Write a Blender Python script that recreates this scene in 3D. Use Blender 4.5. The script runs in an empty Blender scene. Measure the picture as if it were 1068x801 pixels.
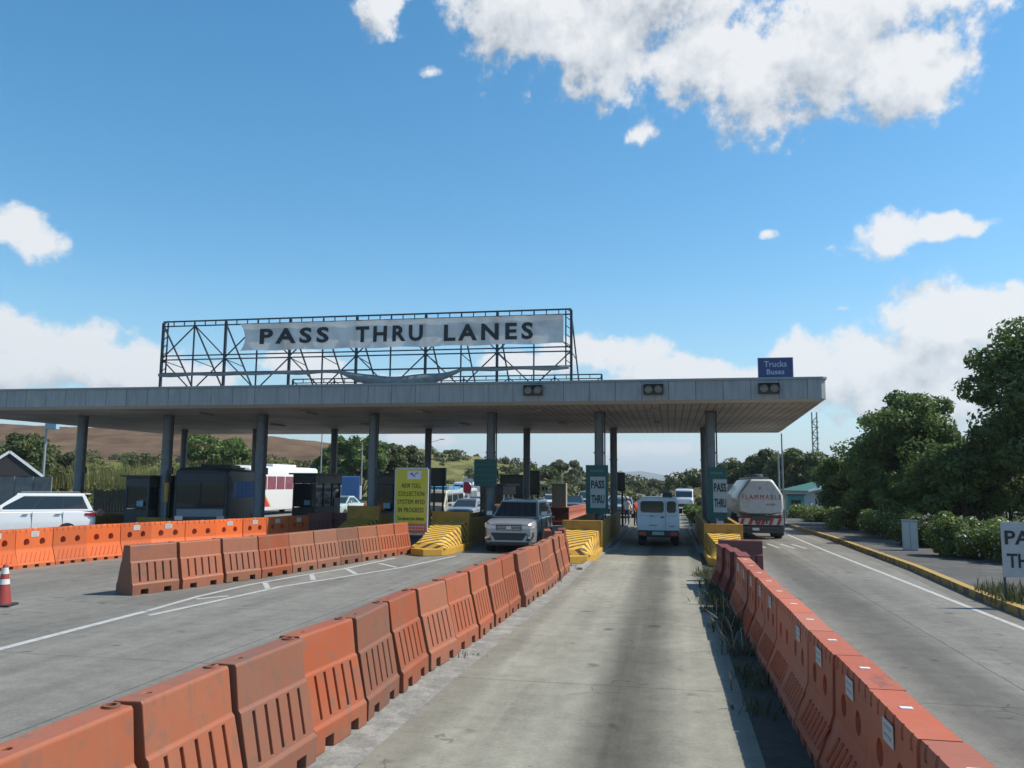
import bpy, bmesh, math, random
import numpy as np
from mathutils import Vector, Matrix
random.seed(7); rng = np.random.default_rng(7)
S = bpy.context.scene
C = S.collection
PI = math.pi

# ------------------------------------------------------------------ camera, sky, sun, exposure
F = 850.0; CH = 2.5
yaw = math.radians(11); pit = math.atan((503-400.5)/F); roll = .0085
fw = Vector((-math.sin(yaw)*math.cos(pit), math.cos(yaw)*math.cos(pit), math.sin(pit)))
r0 = Vector((math.cos(yaw), math.sin(yaw), 0)); u0 = r0.cross(fw)
Rv = r0*math.cos(roll) + u0*math.sin(roll); Uv = Rv.cross(fw)
cam = bpy.data.cameras.new('camera'); camo = bpy.data.objects.new('camera', cam); C.objects.link(camo)
camo.matrix_world = Matrix(((Rv.x, Uv.x, -fw.x, 0), (Rv.y, Uv.y, -fw.y, 0), (Rv.z, Uv.z, -fw.z, CH), (0, 0, 0, 1)))
cam.sensor_width = 36; cam.lens = F/1068*36; cam.clip_end = 20000; cam.clip_start = .05
S.camera = camo
def ray(px, py): return fw + Rv*((px-534)/F) - Uv*((py-400.5)/F)
def at(px, py, Y):
    d = ray(px, py); p = d*(Y/d.y); return Vector((p.x, Y, p.z+CH))

SUN_EL = math.radians(51); SUN_AZ = math.radians(77)     # azimuth from +Y towards +X
sd = Vector((math.cos(SUN_EL)*math.sin(SUN_AZ), math.cos(SUN_EL)*math.cos(SUN_AZ), math.sin(SUN_EL)))
sl = bpy.data.lights.new('sun', 'SUN'); sl.energy = 4.8; sl.angle = math.radians(.5); sl.color = (1, .94, .83)
so = bpy.data.objects.new('sun', sl); C.objects.link(so); so.rotation_euler = sd.to_track_quat('Z', 'Y').to_euler()
S.view_settings.view_transform = 'Standard'; S.view_settings.look = 'None'
S.view_settings.exposure = 0.28; S.view_settings.gamma = 1; S.view_settings.use_curve_mapping = False

W = bpy.data.worlds.new('World'); S.world = W; W.use_nodes = True
wt = W.node_tree; wt.nodes.clear()
def N(t, kind, **kw):
    n = t.nodes.new(kind)
    for k, v in kw.items():
        if hasattr(n, k): setattr(n, k, v)
        else: n.inputs[k.replace('_', ' ')].default_value = v
    return n
def M_(t, op, a, b=None, c=None, clamp=False):
    n = t.nodes.new('ShaderNodeMath'); n.operation = op; n.use_clamp = clamp
    for i, v in enumerate((a, b, c)):
        if v is None: continue
        if isinstance(v, (int, float)): n.inputs[i].default_value = v
        else: t.links.new(v, n.inputs[i])
    return n.outputs[0]
def build_world():
    t = wt; L = t.links
    sky = N(t, 'ShaderNodeTexSky', sky_type='NISHITA', sun_disc=False, sun_elevation=SUN_EL, sun_rotation=SUN_AZ,
            altitude=0, air_density=1.0, dust_density=.35, ozone_density=1.6)
    # cloud density group on (azimuth, elevation)
    g = bpy.data.node_groups.new('cloud_density', 'ShaderNodeTree')
    g.interface.new_socket('P', in_out='INPUT', socket_type='NodeSocketVector')
    g.interface.new_socket('D', in_out='OUTPUT', socket_type='NodeSocketFloat')
    gi = g.nodes.new('NodeGroupInput'); go = g.nodes.new('NodeGroupOutput')
    blobs = [  # px, py, rx, ry of each cloud mass
        (555, 0, 110, 74), (640, 36, 105, 72), (715, 62, 85, 46), (790, 85, 75, 62), (850, 60, 115, 62), (940, 66, 85, 56), (900, 5, 150, 60), (700, -30, 160, 60),
        (398, 2, 34, 48), (667, 142, 26, 16), (448, 75, 22, 10), (14, 236, 46, 24), (42, 256, 32, 24),
        (925, 245, 45, 30), (975, 238, 36, 16), (1012, 240, 26, 12), (866, 258, 22, 12), (802, 243, 18, 8), (925, 268, 20, 14),
        (5, 345, 58, 24), (60, 372, 95, 42), (130, 385, 70, 30), (-60, 365, 80, 60), (85, 352, 30, 22), (20, 385, 80, 30),
        (250, 425, 140, 22), (205, 395, 60, 22), (320, 380, 60, 14),
        (610, 370, 60, 24), (660, 372, 50, 24), (700, 390, 90, 24), (560, 380, 60, 14), (770, 400, 80, 28), (830, 375, 40, 34), (835, 405, 90, 30),
        (930, 385, 90, 55), (985, 345, 85, 60), (1050, 330, 75, 48), (1080, 400, 110, 90), (960, 415, 100, 50), (1055, 297, 30, 14), (875, 322, 22, 8),
        (440, 458, 60, 9), (690, 468, 60, 10), (400, 400, 90, 14), 
        (1250, 150, 160, 80), (-250, 120, 130, 60), (1350, 380, 160, 90), (-300, 380, 200, 60)]
    nz = N(g, 'ShaderNodeTexNoise', noise_dimensions='3D'); nz.inputs['Scale'].default_value = 11; nz.inputs['Detail'].default_value = 9
    nz.inputs['Roughness'].default_value = .58
    nz2 = N(g, 'ShaderNodeTexNoise', noise_dimensions='3D'); nz2.inputs['Scale'].default_value = 38; nz2.inputs['Detail'].default_value = 7; nz2.inputs['Roughness'].default_value = .6
    g.links.new(gi.outputs[0], nz.inputs['Vector']); g.links.new(gi.outputs[0], nz2.inputs['Vector'])
    cur = None
    for (px, py, rx, ry) in blobs:
        d = ray(px, py).normalized(); az = math.atan2(d.x, d.y); el = math.asin(d.z)
        c = (px-534)**2/F**2
        sc = 1/(1+c)**.5
        s = g.nodes.new('ShaderNodeVectorMath'); s.operation = 'SUBTRACT'; g.links.new(gi.outputs[0], s.inputs[0]); s.inputs[1].default_value = (az, el, 0)
        m = g.nodes.new('ShaderNodeVectorMath'); m.operation = 'MULTIPLY'; g.links.new(s.outputs[0], m.inputs[0])
        m.inputs[1].default_value = (F/rx/sc*1.0, F/ry/sc, 0)
        l = g.nodes.new('ShaderNodeVectorMath'); l.operation = 'LENGTH'; g.links.new(m.outputs[0], l.inputs[0])
        v = M_(g, 'SUBTRACT', 1.0, l.outputs['Value']) if rx >= 32 else M_(g, 'SUBTRACT', .62 if rx >= 24 else .26, M_(g, 'MULTIPLY', l.outputs['Value'], .8 if rx >= 24 else .6))
        if cur is None: cur = v
        else:
            n = g.nodes.new('ShaderNodeMath'); n.operation = 'SMOOTH_MAX'
            g.links.new(cur, n.inputs[0]); g.links.new(v, n.inputs[1]); n.inputs[2].default_value = .3; cur = n.outputs[0]
    base = M_(g, 'MINIMUM', M_(g, 'MAXIMUM', M_(g, 'MULTIPLY', cur, 1.5), -1.8), 1.3)
    a = M_(g, 'MULTIPLY', M_(g, 'SUBTRACT', nz.outputs['Fac'], .5), 2.9)
    b = M_(g, 'MULTIPLY', M_(g, 'SUBTRACT', nz2.outputs['Fac'], .5), 1.9)
    tot = M_(g, 'ADD', M_(g, 'ADD', base, a), b)
    g.links.new(tot, go.inputs[0])
    tc = N(t, 'ShaderNodeTexCoord'); sp = N(t, 'ShaderNodeSeparateXYZ'); L.new(tc.outputs['Generated'], sp.inputs[0])
    az = M_(t, 'ARCTAN2', sp.outputs[0], sp.outputs[1]); el = M_(t, 'ARCSINE', sp.outputs[2])
    cb = N(t, 'ShaderNodeCombineXYZ'); L.new(az, cb.inputs[0]); L.new(el, cb.inputs[1])
    def dens(off):
        ad = t.nodes.new('ShaderNodeVectorMath'); ad.operation = 'ADD'; L.new(cb.outputs[0], ad.inputs[0]); ad.inputs[1].default_value = off
        q = t.nodes.new('ShaderNodeGroup'); q.node_tree = g; L.new(ad.outputs[0], q.inputs[0]); return q.outputs[0]
    D = dens((0, 0, 0)); D2 = dens((.012, .022, 0)); D3 = dens((.03, .06, 0))
    al = t.nodes.new('ShaderNodeMapRange'); al.interpolation_type = 'SMOOTHERSTEP'; L.new(D, al.inputs['Value'])
    al.inputs['From Min'].default_value = -.1; al.inputs['From Max'].default_value = .72
    hz = t.nodes.new('ShaderNodeMapRange'); L.new(el, hz.inputs['Value']); hz.inputs['From Min'].default_value = -.02; hz.inputs['From Max'].default_value = .24
    hz.inputs['To Min'].default_value = .62; hz.inputs['To Max'].default_value = 0
    df = M_(t, 'SUBTRACT', D, D2); df2 = M_(t, 'SUBTRACT', D, D3)
    li = M_(t, 'ADD', M_(t, 'MULTIPLY', df, .30), M_(t, 'MULTIPLY', df2, .26))
    li = M_(t, 'ADD', li, .66)
    li = M_(t, 'SUBTRACT', li, M_(t, 'MULTIPLY', M_(t, 'MAXIMUM', M_(t, 'SUBTRACT', D, .8), 0.0), .18), clamp=True)
    cr = t.nodes.new('ShaderNodeValToRGB'); L.new(li, cr.inputs[0])
    e = cr.color_ramp.elements; e[0].position = .1; e[0].color = (.36, .41, .47, 1); e[1].position = .85; e[1].color = (.93, .94, .95, 1)
    x = cr.color_ramp.elements.new(.5); x.color = (.70, .73, .77, 1)
    bg1 = N(t, 'ShaderNodeBackground'); bg1.inputs[1].default_value = .142
    hs = N(t, 'ShaderNodeHueSaturation'); hs.inputs['Saturation'].default_value = 1.36; hs.inputs['Hue'].default_value = .488; L.new(sky.outputs[0], hs.inputs['Color']); L.new(hs.outputs[0], bg1.inputs[0])
    bg2 = N(t, 'ShaderNodeBackground'); bg2.inputs[1].default_value = .80; L.new(cr.outputs[0], bg2.inputs[0])
    bg3 = N(t, 'ShaderNodeBackground'); bg3.inputs[1].default_value = 1; bg3.inputs[0].default_value = (.27, .48, .62, 1)
    mh = N(t, 'ShaderNodeMixShader'); L.new(hz.outputs[0], mh.inputs[0]); L.new(bg1.outputs[0], mh.inputs[1]); L.new(bg3.outputs[0], mh.inputs[2])
    mx = N(t, 'ShaderNodeMixShader'); L.new(M_(t, 'MULTIPLY', al.outputs[0], .95), mx.inputs[0]); L.new(mh.outputs[0], mx.inputs[1]); L.new(bg2.outputs[0], mx.inputs[2])
    out = N(t, 'ShaderNodeOutputWorld'); L.new(mx.outputs[0], out.inputs[0])
build_world()

# ------------------------------------------------------------------ materials
MT = {}
def mat(name, col, rough=.7, var=.12, scale=6, bump=0.0, bscale=40, metal=0, objrand=0, spec=.5, dirt=None, dirtamt=0, dscale=2.5, coat=0, emit=None, alpha=None, trans=0):
    if name in MT: return MT[name]
    m = bpy.data.materials.new(name); m.use_nodes = True; t = m.node_tree; L = t.links
    p = t.nodes['Principled BSDF']
    tc = t.nodes.new('ShaderNodeTexCoord')
    nz = t.nodes.new('ShaderNodeTexNoise'); nz.inputs['Scale'].default_value = scale; nz.inputs['Detail'].default_value = 7; nz.inputs['Roughness'].default_value = .65
    L.new(tc.outputs['Object'], nz.inputs['Vector'])
    v = M_(t, 'ADD', M_(t, 'MULTIPLY', M_(t, 'SUBTRACT', nz.outputs['Fac'], .5), var*3), 1.0)
    if objrand:
        oi = t.nodes.new('ShaderNodeObjectInfo')
        v = M_(t, 'MULTIPLY', v, M_(t, 'ADD', M_(t, 'MULTIPLY', M_(t, 'SUBTRACT', oi.outputs['Random'], .5), objrand), 1.0))
    mx = t.nodes.new('ShaderNodeVectorMath'); mx.operation = 'SCALE'; mx.inputs[0].default_value = col; L.new(v, mx.inputs['Scale'])
    out = mx.outputs[0]
    if dirt:
        n2 = t.nodes.new('ShaderNodeTexNoise'); n2.inputs['Scale'].default_value = dscale; n2.inputs['Detail'].default_value = 9; n2.inputs['Roughness'].default_value = .7
        L.new(tc.outputs['Object'], n2.inputs['Vector'])
        mr = t.nodes.new('ShaderNodeMapRange'); mr.interpolation_type = 'SMOOTHSTEP'; L.new(n2.outputs['Fac'], mr.inputs['Value'])
        mr.inputs['From Min'].default_value = .44; mr.inputs['From Max'].default_value = .68; mr.inputs['To Max'].default_value = dirtamt
        mc = t.nodes.new('ShaderNodeMix'); mc.data_type = 'RGBA'; L.new(mr.outputs[0], mc.inputs[0]); L.new(out, mc.inputs[6]); mc.inputs[7].default_value = (*dirt, 1)
        out = mc.outputs[2]
    L.new(out, p.inputs['Base Color'])
    p.inputs['Roughness'].default_value = rough; p.inputs['Metallic'].default_value = metal; p.inputs['Specular IOR Level'].default_value = spec
    if coat: p.inputs['Coat Weight'].default_value = coat; p.inputs['Coat Roughness'].default_value = .06
    if emit: p.inputs['Emission Color'].default_value = (*emit[:3], 1); p.inputs['Emission Strength'].default_value = emit[3]
    if trans:
        tr = t.nodes.new('ShaderNodeBsdfTranslucent'); L.new(out, tr.inputs[0]); ms = t.nodes.new('ShaderNodeMixShader'); ms.inputs[0].default_value = trans
        L.new(p.outputs[0], ms.inputs[1]); L.new(tr.outputs[0], ms.inputs[2]); L.new(ms.outputs[0], t.nodes['Material Output'].inputs[0])
    if bump:
        nb = t.nodes.new('ShaderNodeTexNoise'); nb.inputs['Scale'].default_value = bscale; nb.inputs['Detail'].default_value = 6
        L.new(tc.outputs['Object'], nb.inputs['Vector'])
        bp = t.nodes.new('ShaderNodeBump'); bp.inputs['Strength'].default_value = bump; bp.inputs['Distance'].default_value = .02
        L.new(nb.outputs['Fac'], bp.inputs['Height']); L.new(bp.outputs[0], p.inputs['Normal'])
    MT[name] = m; return m

def glass(name, col=(.02, .03, .035)):
    return mat(name, col, rough=.06, var=.02, spec=.6, coat=.2)

# ------------------------------------------------------------------ mesh helpers
class MB:
    def __init__(s): s.v = []; s.f = []; s.m = []
    def add(s, vs, fs, mi=0):
        o = len(s.v); s.v += [tuple(v) for v in vs]; s.f += [tuple(i+o for i in f) for f in fs]; s.m += [mi]*len(fs); return s
    def box(s, c, d, rot=None, mi=0, taper=1.0):
        x, y, z = d[0]/2, d[1]/2, d[2]/2
        vs = [Vector(p) for p in ((-x, -y, -z), (x, -y, -z), (x, y, -z), (-x, y, -z), (-x*taper, -y*taper, z), (x*taper, -y*taper, z), (x*taper, y*taper, z), (-x*taper, y*taper, z))]
        if rot is not None:
            R = rot if isinstance(rot, Matrix) else Matrix.Rotation(rot, 3, 'Z'); vs = [R @ v for v in vs]
        vs = [v+Vector(c) for v in vs]
        return s.add(vs, [(0, 3, 2, 1), (4, 5, 6, 7), (0, 1, 5, 4), (1, 2, 6, 5), (2, 3, 7, 6), (3, 0, 4, 7)], mi)
    def tube(s, a, b, r, r2=None, n=8, mi=0, cap=True):
        a = Vector(a); b = Vector(b); r2 = r if r2 is None else r2
        d = (b-a).normalized(); q = Vector((0, 0, 1)) if abs(d.z) < .9 else Vector((1, 0, 0)); u = d.cross(q).normalized(); w = d.cross(u)
        vs = [a+(u*math.cos(2*PI*i/n)+w*math.sin(2*PI*i/n))*r for i in range(n)]+[b+(u*math.cos(2*PI*i/n)+w*math.sin(2*PI*i/n))*r2 for i in range(n)]
        fs = [(i, (i+1) % n, n+(i+1) % n, n+i) for i in range(n)]
        if cap: fs += [tuple(range(n))[::-1], tuple(range(n, 2*n))]
        return s.add(vs, fs, mi)
    def bar(s, a, b, w, h, mi=0):   # rectangular bar between points
        a = Vector(a); b = Vector(b); d = (b-a); l = d.length; d.normalize(); q = Vector((0, 0, 1)) if abs(d.z) < .95 else Vector((0, 1, 0))
        u = d.cross(q).normalized(); v = u.cross(d)
        R = Matrix((u, d, v)).transposed(); return s.box((a+b)/2, (w, l, h), R, mi)
    def prism(s, pts, a, b, axis='Y', mi=0):   # pts: profile polygon; extruded a..b along axis
        n = len(pts)
        def P(p, t):
            return {'Y': (p[0], t, p[1]), 'X': (t, p[0], p[1]), 'Z': (p[0], p[1], t)}[axis]
        vs = [P(p, a) for p in pts]+[P(p, b) for p in pts]
        fs = [(i, (i+1) % n, n+(i+1) % n, n+i) for i in range(n)]+[tuple(range(n))[::-1], tuple(range(n, 2*n))]
        return s.add(vs, fs, mi)
    def lathe(s, prof, n=16, c=(0, 0, 0), mi=0, axis='Z'):
        k = len(prof); vs = []
        for r, z in prof:
            for i in range(n):
                x, y = r*math.cos(2*PI*i/n), r*math.sin(2*PI*i/n)
                p = (x, y, z) if axis == 'Z' else ((z, x, y) if axis == 'X' else (x, z, y))
                vs.append((p[0]+c[0], p[1]+c[1], p[2]+c[2]))
        fs = [(j*n+i, j*n+(i+1) % n, (j+1)*n+(i+1) % n, (j+1)*n+i) for j in range(k-1) for i in range(n)]
        fs += [tuple(range(n))[::-1], tuple(range((k-1)*n, k*n))]
        return s.add(vs, fs, mi)
    def loft(s, secs, mi=0, cap=True):   # list of closed rings, same count
        n = len(secs[0]); vs = [v for q in secs for v in q]
        fs = [(j*n+i, j*n+(i+1) % n, (j+1)*n+(i+1) % n, (j+1)*n+i) for j in range(len(secs)-1) for i in range(n)]
        if cap: fs += [tuple(range(n))[::-1], tuple(range((len(secs)-1)*n, len(secs)*n))]
        return s.add(vs, fs, mi)
    def patch(s, q, u0, u1, v0, v1, off=.006, th=0.0, mi=0):  # panel on a quad q=(bl,br,tr,tl)
        q = [Vector(p) for p in q]
        n = (q[1]-q[0]).cross(q[3]-q[0]).normalized()
        def P(u, v, o): return (q[0]*(1-u)+q[1]*u)*(1-v)+(q[3]*(1-u)+q[2]*u)*v+n*o
        if not isinstance(u0, (tuple, list)): c = [(u0, v0), (u1, v0), (u1, v1), (u0, v1)]
        else: c = u0
        k = len(c); t = [P(u, v, off) for u, v in c]; b = [P(u, v, -.01) for u, v in c]
        return s.add(b+t, [tuple(range(k, 2*k))]+[(i, (i+1) % k, k+(i+1) % k, k+i) for i in range(k)], mi)
    def build(s, name, mats, parent=None, smooth=False, bevel=0, loc=None, fix=True):
        me = bpy.data.meshes.new(name); me.from_pydata(s.v, [], s.f)
        mats = mats if isinstance(mats, (list, tuple)) else [mats]
        for m in mats: me.materials.append(m)
        me.polygons.foreach_set('material_index', s.m)
        if fix:
            bm = bmesh.new(); bm.from_mesh(me); bmesh.ops.recalc_face_normals(bm, faces=bm.faces); bm.to_mesh(me); bm.free()
        if smooth:
            me.polygons.foreach_set('use_smooth', [True]*len(me.polygons))
            try: me.set_sharp_from_angle(angle=math.radians(smooth if smooth is not True else 35))
            except Exception: pass
        o = bpy.data.objects.new(name, me); C.objects.link(o)
        if parent: o.parent = parent
        if loc: o.location = loc
        if bevel:
            md = o.modifiers.new('bevel', 'BEVEL'); md.width = bevel; md.segments = 2; md.limit_method = 'ANGLE'; md.angle_limit = math.radians(40)
        return o
def tag(o, label=None, cat=None, group=None, kind=None):
    if label: o['label'] = label
    if cat: o['category'] = cat
    if group: o['group'] = group
    if kind: o['kind'] = kind
    return o
def empty(name, loc=(0, 0, 0), rz=0, label=None, cat=None, group=None):
    o = bpy.data.objects.new(name, None); C.objects.link(o); o.location = loc; o.rotation_euler = (0, 0, rz); o.empty_display_size = .2
    return tag(o, label, cat, group)
def copy_tree(o, parent=None):
    c = o.copy(); C.objects.link(c)
    if parent: c.parent = parent
    for ch in list(o.children): copy_tree(ch, c)
    return c
def bake(o):
    dg = bpy.context.evaluated_depsgraph_get(); dg.update()
    me = bpy.data.meshes.new_from_object(o.evaluated_get(dg)); o.modifiers.clear(); o.data = me; return o
def cut(o, mb):
    k = mb.build('cutter', o.data.materials[0])
    md = o.modifiers.new('b', 'BOOLEAN'); md.operation = 'DIFFERENCE'; md.solver = 'EXACT'; md.object = k; md.use_self = True
    bake(o); bpy.data.objects.remove(k); return o
def text(body, name, m, parent, loc, h, w=None, rx=PI/2, rz=0, depth=.006, bold=.0, spacing=1.0, line=1.0, align='CENTER'):
    cu = bpy.data.curves.new(name, 'FONT'); cu.body = body; cu.size = 1; cu.align_x = align; cu.align_y = 'CENTER'
    cu.extrude = depth; cu.offset = bold; cu.space_character = spacing; cu.space_line = line; cu.resolution_u = 3
    o = bpy.data.objects.new(name+'_t', cu); C.objects.link(o)
    dg = bpy.context.evaluated_depsgraph_get(); dg.update()
    me = bpy.data.meshes.new_from_object(o.evaluated_get(dg)); bpy.data.objects.remove(o)
    co = np.zeros(len(me.vertices)*3); me.vertices.foreach_get('co', co); co = co.reshape(-1, 3)
    lo, hi = co.min(0), co.max(0); co[:, :2] -= ((lo+hi)/2)[:2]
    co[:, 1] *= h/(hi[1]-lo[1])
    co[:, 0] *= (w/(hi[0]-lo[0])) if w else h/(hi[1]-lo[1])
    me.vertices.foreach_set('co', co.ravel()); me.materials.clear(); me.materials.append(m)
    ob = bpy.data.objects.new(name, me); C.objects.link(ob); ob.parent = parent; ob.location = loc; ob.rotation_euler = (rx, 0, rz); return ob

# ------------------------------------------------------------------ common materials
white = mat('white_paint', (.72, .73, .73), .35, .05, coat=.3)
blackp = mat('black_plastic', (.025, .025, .027), .5, .15)
rubber = mat('rubber', (.02, .02, .02), .85, .2)
steel = mat('grey_steel', (.16, .19, .21), .45, .12, metal=.3, dirt=(.12, .11, .1), dirtamt=.5)
dsteel = mat('dark_steel', (.05, .055, .06), .55, .15)
rim = mat('alloy', (.35, .36, .37), .35, .05, metal=.8)
chrome = mat('chrome', (.6, .61, .62), .15, .03, metal=.9)
dglass = glass('dark_glass')
redl = mat('red_lens', (.35, .01, .015), .2, .05, coat=.4)
clearl = mat('clear_lens', (.6, .62, .65), .12, .05, metal=.4, coat=.5)
amber = mat('amber_lens', (.7, .25, .02), .3, .05)
plate = mat('plate_white', (.65, .66, .65), .5, .05)
green_board = mat('green_board', (.012, .085, .075), .5, .15)
ink = mat('black_ink', (.02, .02, .022), .6, .1)
palep = mat('pale_panel', (.42, .43, .42), .6, .08, dirt=(.3, .29, .27), dirtamt=.3)
concrete = mat('kerb_concrete', (.30, .295, .28), .9, .2, bump=.3, dirt=(.12, .11, .10), dirtamt=.6)
wood = mat('weathered_wood', (.10, .075, .055), .9, .3)

# ------------------------------------------------------------------ ground, road, pavement
def ground_mat():
    m = bpy.data.materials.new('dry_grass_ground'); m.use_nodes = True; t = m.node_tree; L = t.links; p = t.nodes['Principled BSDF']
    tc = t.nodes.new('ShaderNodeTexCoord'); n = N(t, 'ShaderNodeTexNoise'); n.inputs['Scale'].default_value = .25; n.inputs['Detail'].default_value = 12; L.new(tc.outputs['Object'], n.inputs['Vector'])
    n.inputs['Roughness'].default_value = .75
    cr = t.nodes.new('ShaderNodeValToRGB'); L.new(n.outputs['Fac'], cr.inputs[0]); e = cr.color_ramp.elements
    e[0].position = .35; e[0].color = (.035, .05, .018, 1); e[1].position = .65; e[1].color = (.13, .12, .05, 1)
    L.new(cr.outputs[0], p.inputs['Base Color']); p.inputs['Roughness'].default_value = 1; p.inputs['Specular IOR Level'].default_value = .1
    return m
def sheet(name, pts, z, m, kind='structure'):
    mb = MB(); mb.add([(x, y, z) for x, y in pts], [tuple(range(len(pts)))]); o = mb.build(name, m)
    for f in o.data.polygons:
        if f.normal.z < 0: o.data.flip_normals(); break
    return tag(o, kind=kind)
gm = ground_mat()
sheet('ground', [(-6000, -6000), (6000, -6000), (6000, 12000), (-6000, 12000)], -.03, gm)

def road_mat():
    m = bpy.data.materials.new('concrete_road'); m.use_nodes = True; t = m.node_tree; L = t.links; p = t.nodes['Principled BSDF']
    tc = t.nodes.new('ShaderNodeTexCoord'); sp = t.nodes.new('ShaderNodeSeparateXYZ'); L.new(tc.outputs['Object'], sp.inputs[0])
    def noise(sc, det=8, rough=.6, stretch=None):
        n = t.nodes.new('ShaderNodeTexNoise'); n.inputs['Scale'].default_value = sc; n.inputs['Detail'].default_value = det; n.inputs['Roughness'].default_value = rough
        if stretch:
            mp = t.nodes.new('ShaderNodeMapping'); mp.inputs['Scale'].default_value = stretch; L.new(tc.outputs['Object'], mp.inputs[0]); L.new(mp.outputs[0], n.inputs['Vector'])
        else: L.new(tc.outputs['Object'], n.inputs['Vector'])
        return n.outputs['Fac']
    big = noise(.35); fine = noise(24, 6, .7); mid = noise(3.2, 8, .7); st = noise(1.0, 6, .6, (1.6, .07, 1)); st2 = noise(5, 5, .6, (1.5, .05, 1))
    xw = M_(t, 'ADD', sp.outputs[0], M_(t, 'MULTIPLY', M_(t, 'SUBTRACT', big, .5), .35))
    def band(x0, w, soft):
        d = M_(t, 'ABSOLUTE', M_(t, 'SUBTRACT', xw, x0)); mr = t.nodes.new('ShaderNodeMapRange'); mr.interpolation_type = 'SMOOTHERSTEP'
        L.new(d, mr.inputs['Value']); mr.inputs['From Min'].default_value = w; mr.inputs['From Max'].default_value = w+soft; mr.inputs['To Min'].default_value = 1; mr.inputs['To Max'].default_value = 0
        return mr.outputs[0]
    # value: base
    v = M_(t, 'ADD', M_(t, 'MULTIPLY', M_(t, 'SUBTRACT', big, .5), .14), .180)
    v = M_(t, 'ADD', v, M_(t, 'MULTIPLY', M_(t, 'SUBTRACT', mid, .5), .16))
    v = M_(t, 'ADD', v, M_(t, 'MULTIPLY', M_(t, 'SUBTRACT', fine, .5), .14))
    v = M_(t, 'ADD', v, M_(t, 'MULTIPLY', M_(t, 'SUBTRACT', st, .5), .15))
    v = M_(t, 'ADD', v, M_(t, 'MULTIPLY', M_(t, 'SUBTRACT', st2, .5), .035))
    pl = band(-.85, 1.9, .3)     # our lane is paler concrete
    v = M_(t, 'MULTIPLY', v, M_(t, 'ADD', 1.0, M_(t, 'MULTIPLY', pl, .36)))
    def dark(v, x0, w, s, amt):
        k = M_(t, 'MULTIPLY', band(x0, w, s), M_(t, 'ADD', M_(t, 'MULTIPLY', M_(t, 'SUBTRACT', st, .35), 1.6), .55))
        return M_(t, 'MULTIPLY', v, M_(t, 'SUBTRACT', 1.0, M_(t, 'MULTIPLY', k, amt), clamp=True))
    v = dark(v, -.5, .12, .62, .7); v = dark(v, 1.05, .25, .35, .45); v = dark(v, 3.55, .15, .8, .5); v = dark(v, 5.1, .05, .4, .12); v = dark(v, -5.3, .4, .9, .22); v = dark(v, -2.62, .15, .35, .25)  # tyre and dirt bands; the right lane-edge one also paints in barrier shadow
    v = dark(v, -10.8, .5, 1.2, .15); v = dark(v, -15, .5, 1.5, .2)
    # wandering cracks and oil drips
    vo = t.nodes.new('ShaderNodeTexVoronoi'); vo.feature = 'DISTANCE_TO_EDGE'; vo.inputs['Scale'].default_value = .16; vo.inputs['Randomness'].default_value = 1
    wv = t.nodes.new('ShaderNodeVectorMath'); wv.operation = 'ADD'; L.new(tc.outputs['Object'], wv.inputs[0])
    wn = t.nodes.new('ShaderNodeTexNoise'); wn.inputs['Scale'].default_value = .9; wn.inputs['Detail'].default_value = 6; L.new(tc.outputs['Object'], wn.inputs['Vector'])
    ws = t.nodes.new('ShaderNodeVectorMath'); ws.operation = 'SCALE'; ws.inputs['Scale'].default_value = 1.6; L.new(wn.outputs['Color'], ws.inputs[0]); L.new(ws.outputs[0], wv.inputs[1]); L.new(wv.outputs[0], vo.inputs['Vector'])
    ck = M_(t, 'MULTIPLY', M_(t, 'LESS_THAN', vo.outputs['Distance'], .0022), M_(t, 'MULTIPLY', M_(t, 'GREATER_THAN', big, .54), .35))
    v = M_(t, 'MULTIPLY', v, M_(t, 'SUBTRACT', 1.0, ck))
    dn = noise(2.1, 2, .4); dr = t.nodes.new('ShaderNodeMapRange'); dr.interpolation_type = 'SMOOTHSTEP'; L.new(dn, dr.inputs['Value']); dr.inputs['From Min'].default_value = .66; dr.inputs['From Max'].default_value = .76; dr.inputs['To Max'].default_value = .45
    v = M_(t, 'MULTIPLY', v, M_(t, 'SUBTRACT', 1.0, dr.outputs[0]))
    # spots
    sn = noise(9, 3, .5); sr = t.nodes.new('ShaderNodeMapRange'); L.new(sn, sr.inputs['Value']); sr.inputs['From Min'].default_value = .68; sr.inputs['From Max'].default_value = .78; sr.inputs['To Max'].default_value = .35
    v = M_(t, 'MULTIPLY', v, M_(t, 'SUBTRACT', 1.0, sr.outputs[0]))
    # joints
    def joint(coord, x0, w, amt):
        d = M_(t, 'ABSOLUTE', M_(t, 'SUBTRACT', M_(t, 'ADD', coord, M_(t, 'MULTIPLY', M_(t, 'SUBTRACT', mid, .5), .05)), x0))
        return M_(t, 'MULTIPLY', M_(t, 'LESS_THAN', d, w), amt)
    js = 0
    for x0 in (-6.4, -10.6, -14.9, -19.2, 4.25):
        js = M_(t, 'ADD', js, joint(sp.outputs[0], x0, .012, .5))
    ym = M_(t, 'MODULO', M_(t, 'ADD', sp.outputs[1], 95.5), 4.55)
    js = M_(t, 'ADD', js, joint(ym, 1.4, .011, .5), clamp=True)
    v = M_(t, 'MULTIPLY', v, M_(t, 'SUBTRACT', 1.0, js))
    cb = t.nodes.new('ShaderNodeCombineColor')
    L.new(v, cb.inputs[0]); L.new(M_(t, 'MULTIPLY', v, .955), cb.inputs[1]); L.new(M_(t, 'MULTIPLY', v, M_(t, 'SUBTRACT', .84, M_(t, 'MULTIPLY', pl, .07))), cb.inputs[2])
    L.new(cb.outputs[0], p.inputs['Base Color']); p.inputs['Roughness'].default_value = .88; p.inputs['Specular IOR Level'].default_value = .3
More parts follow.
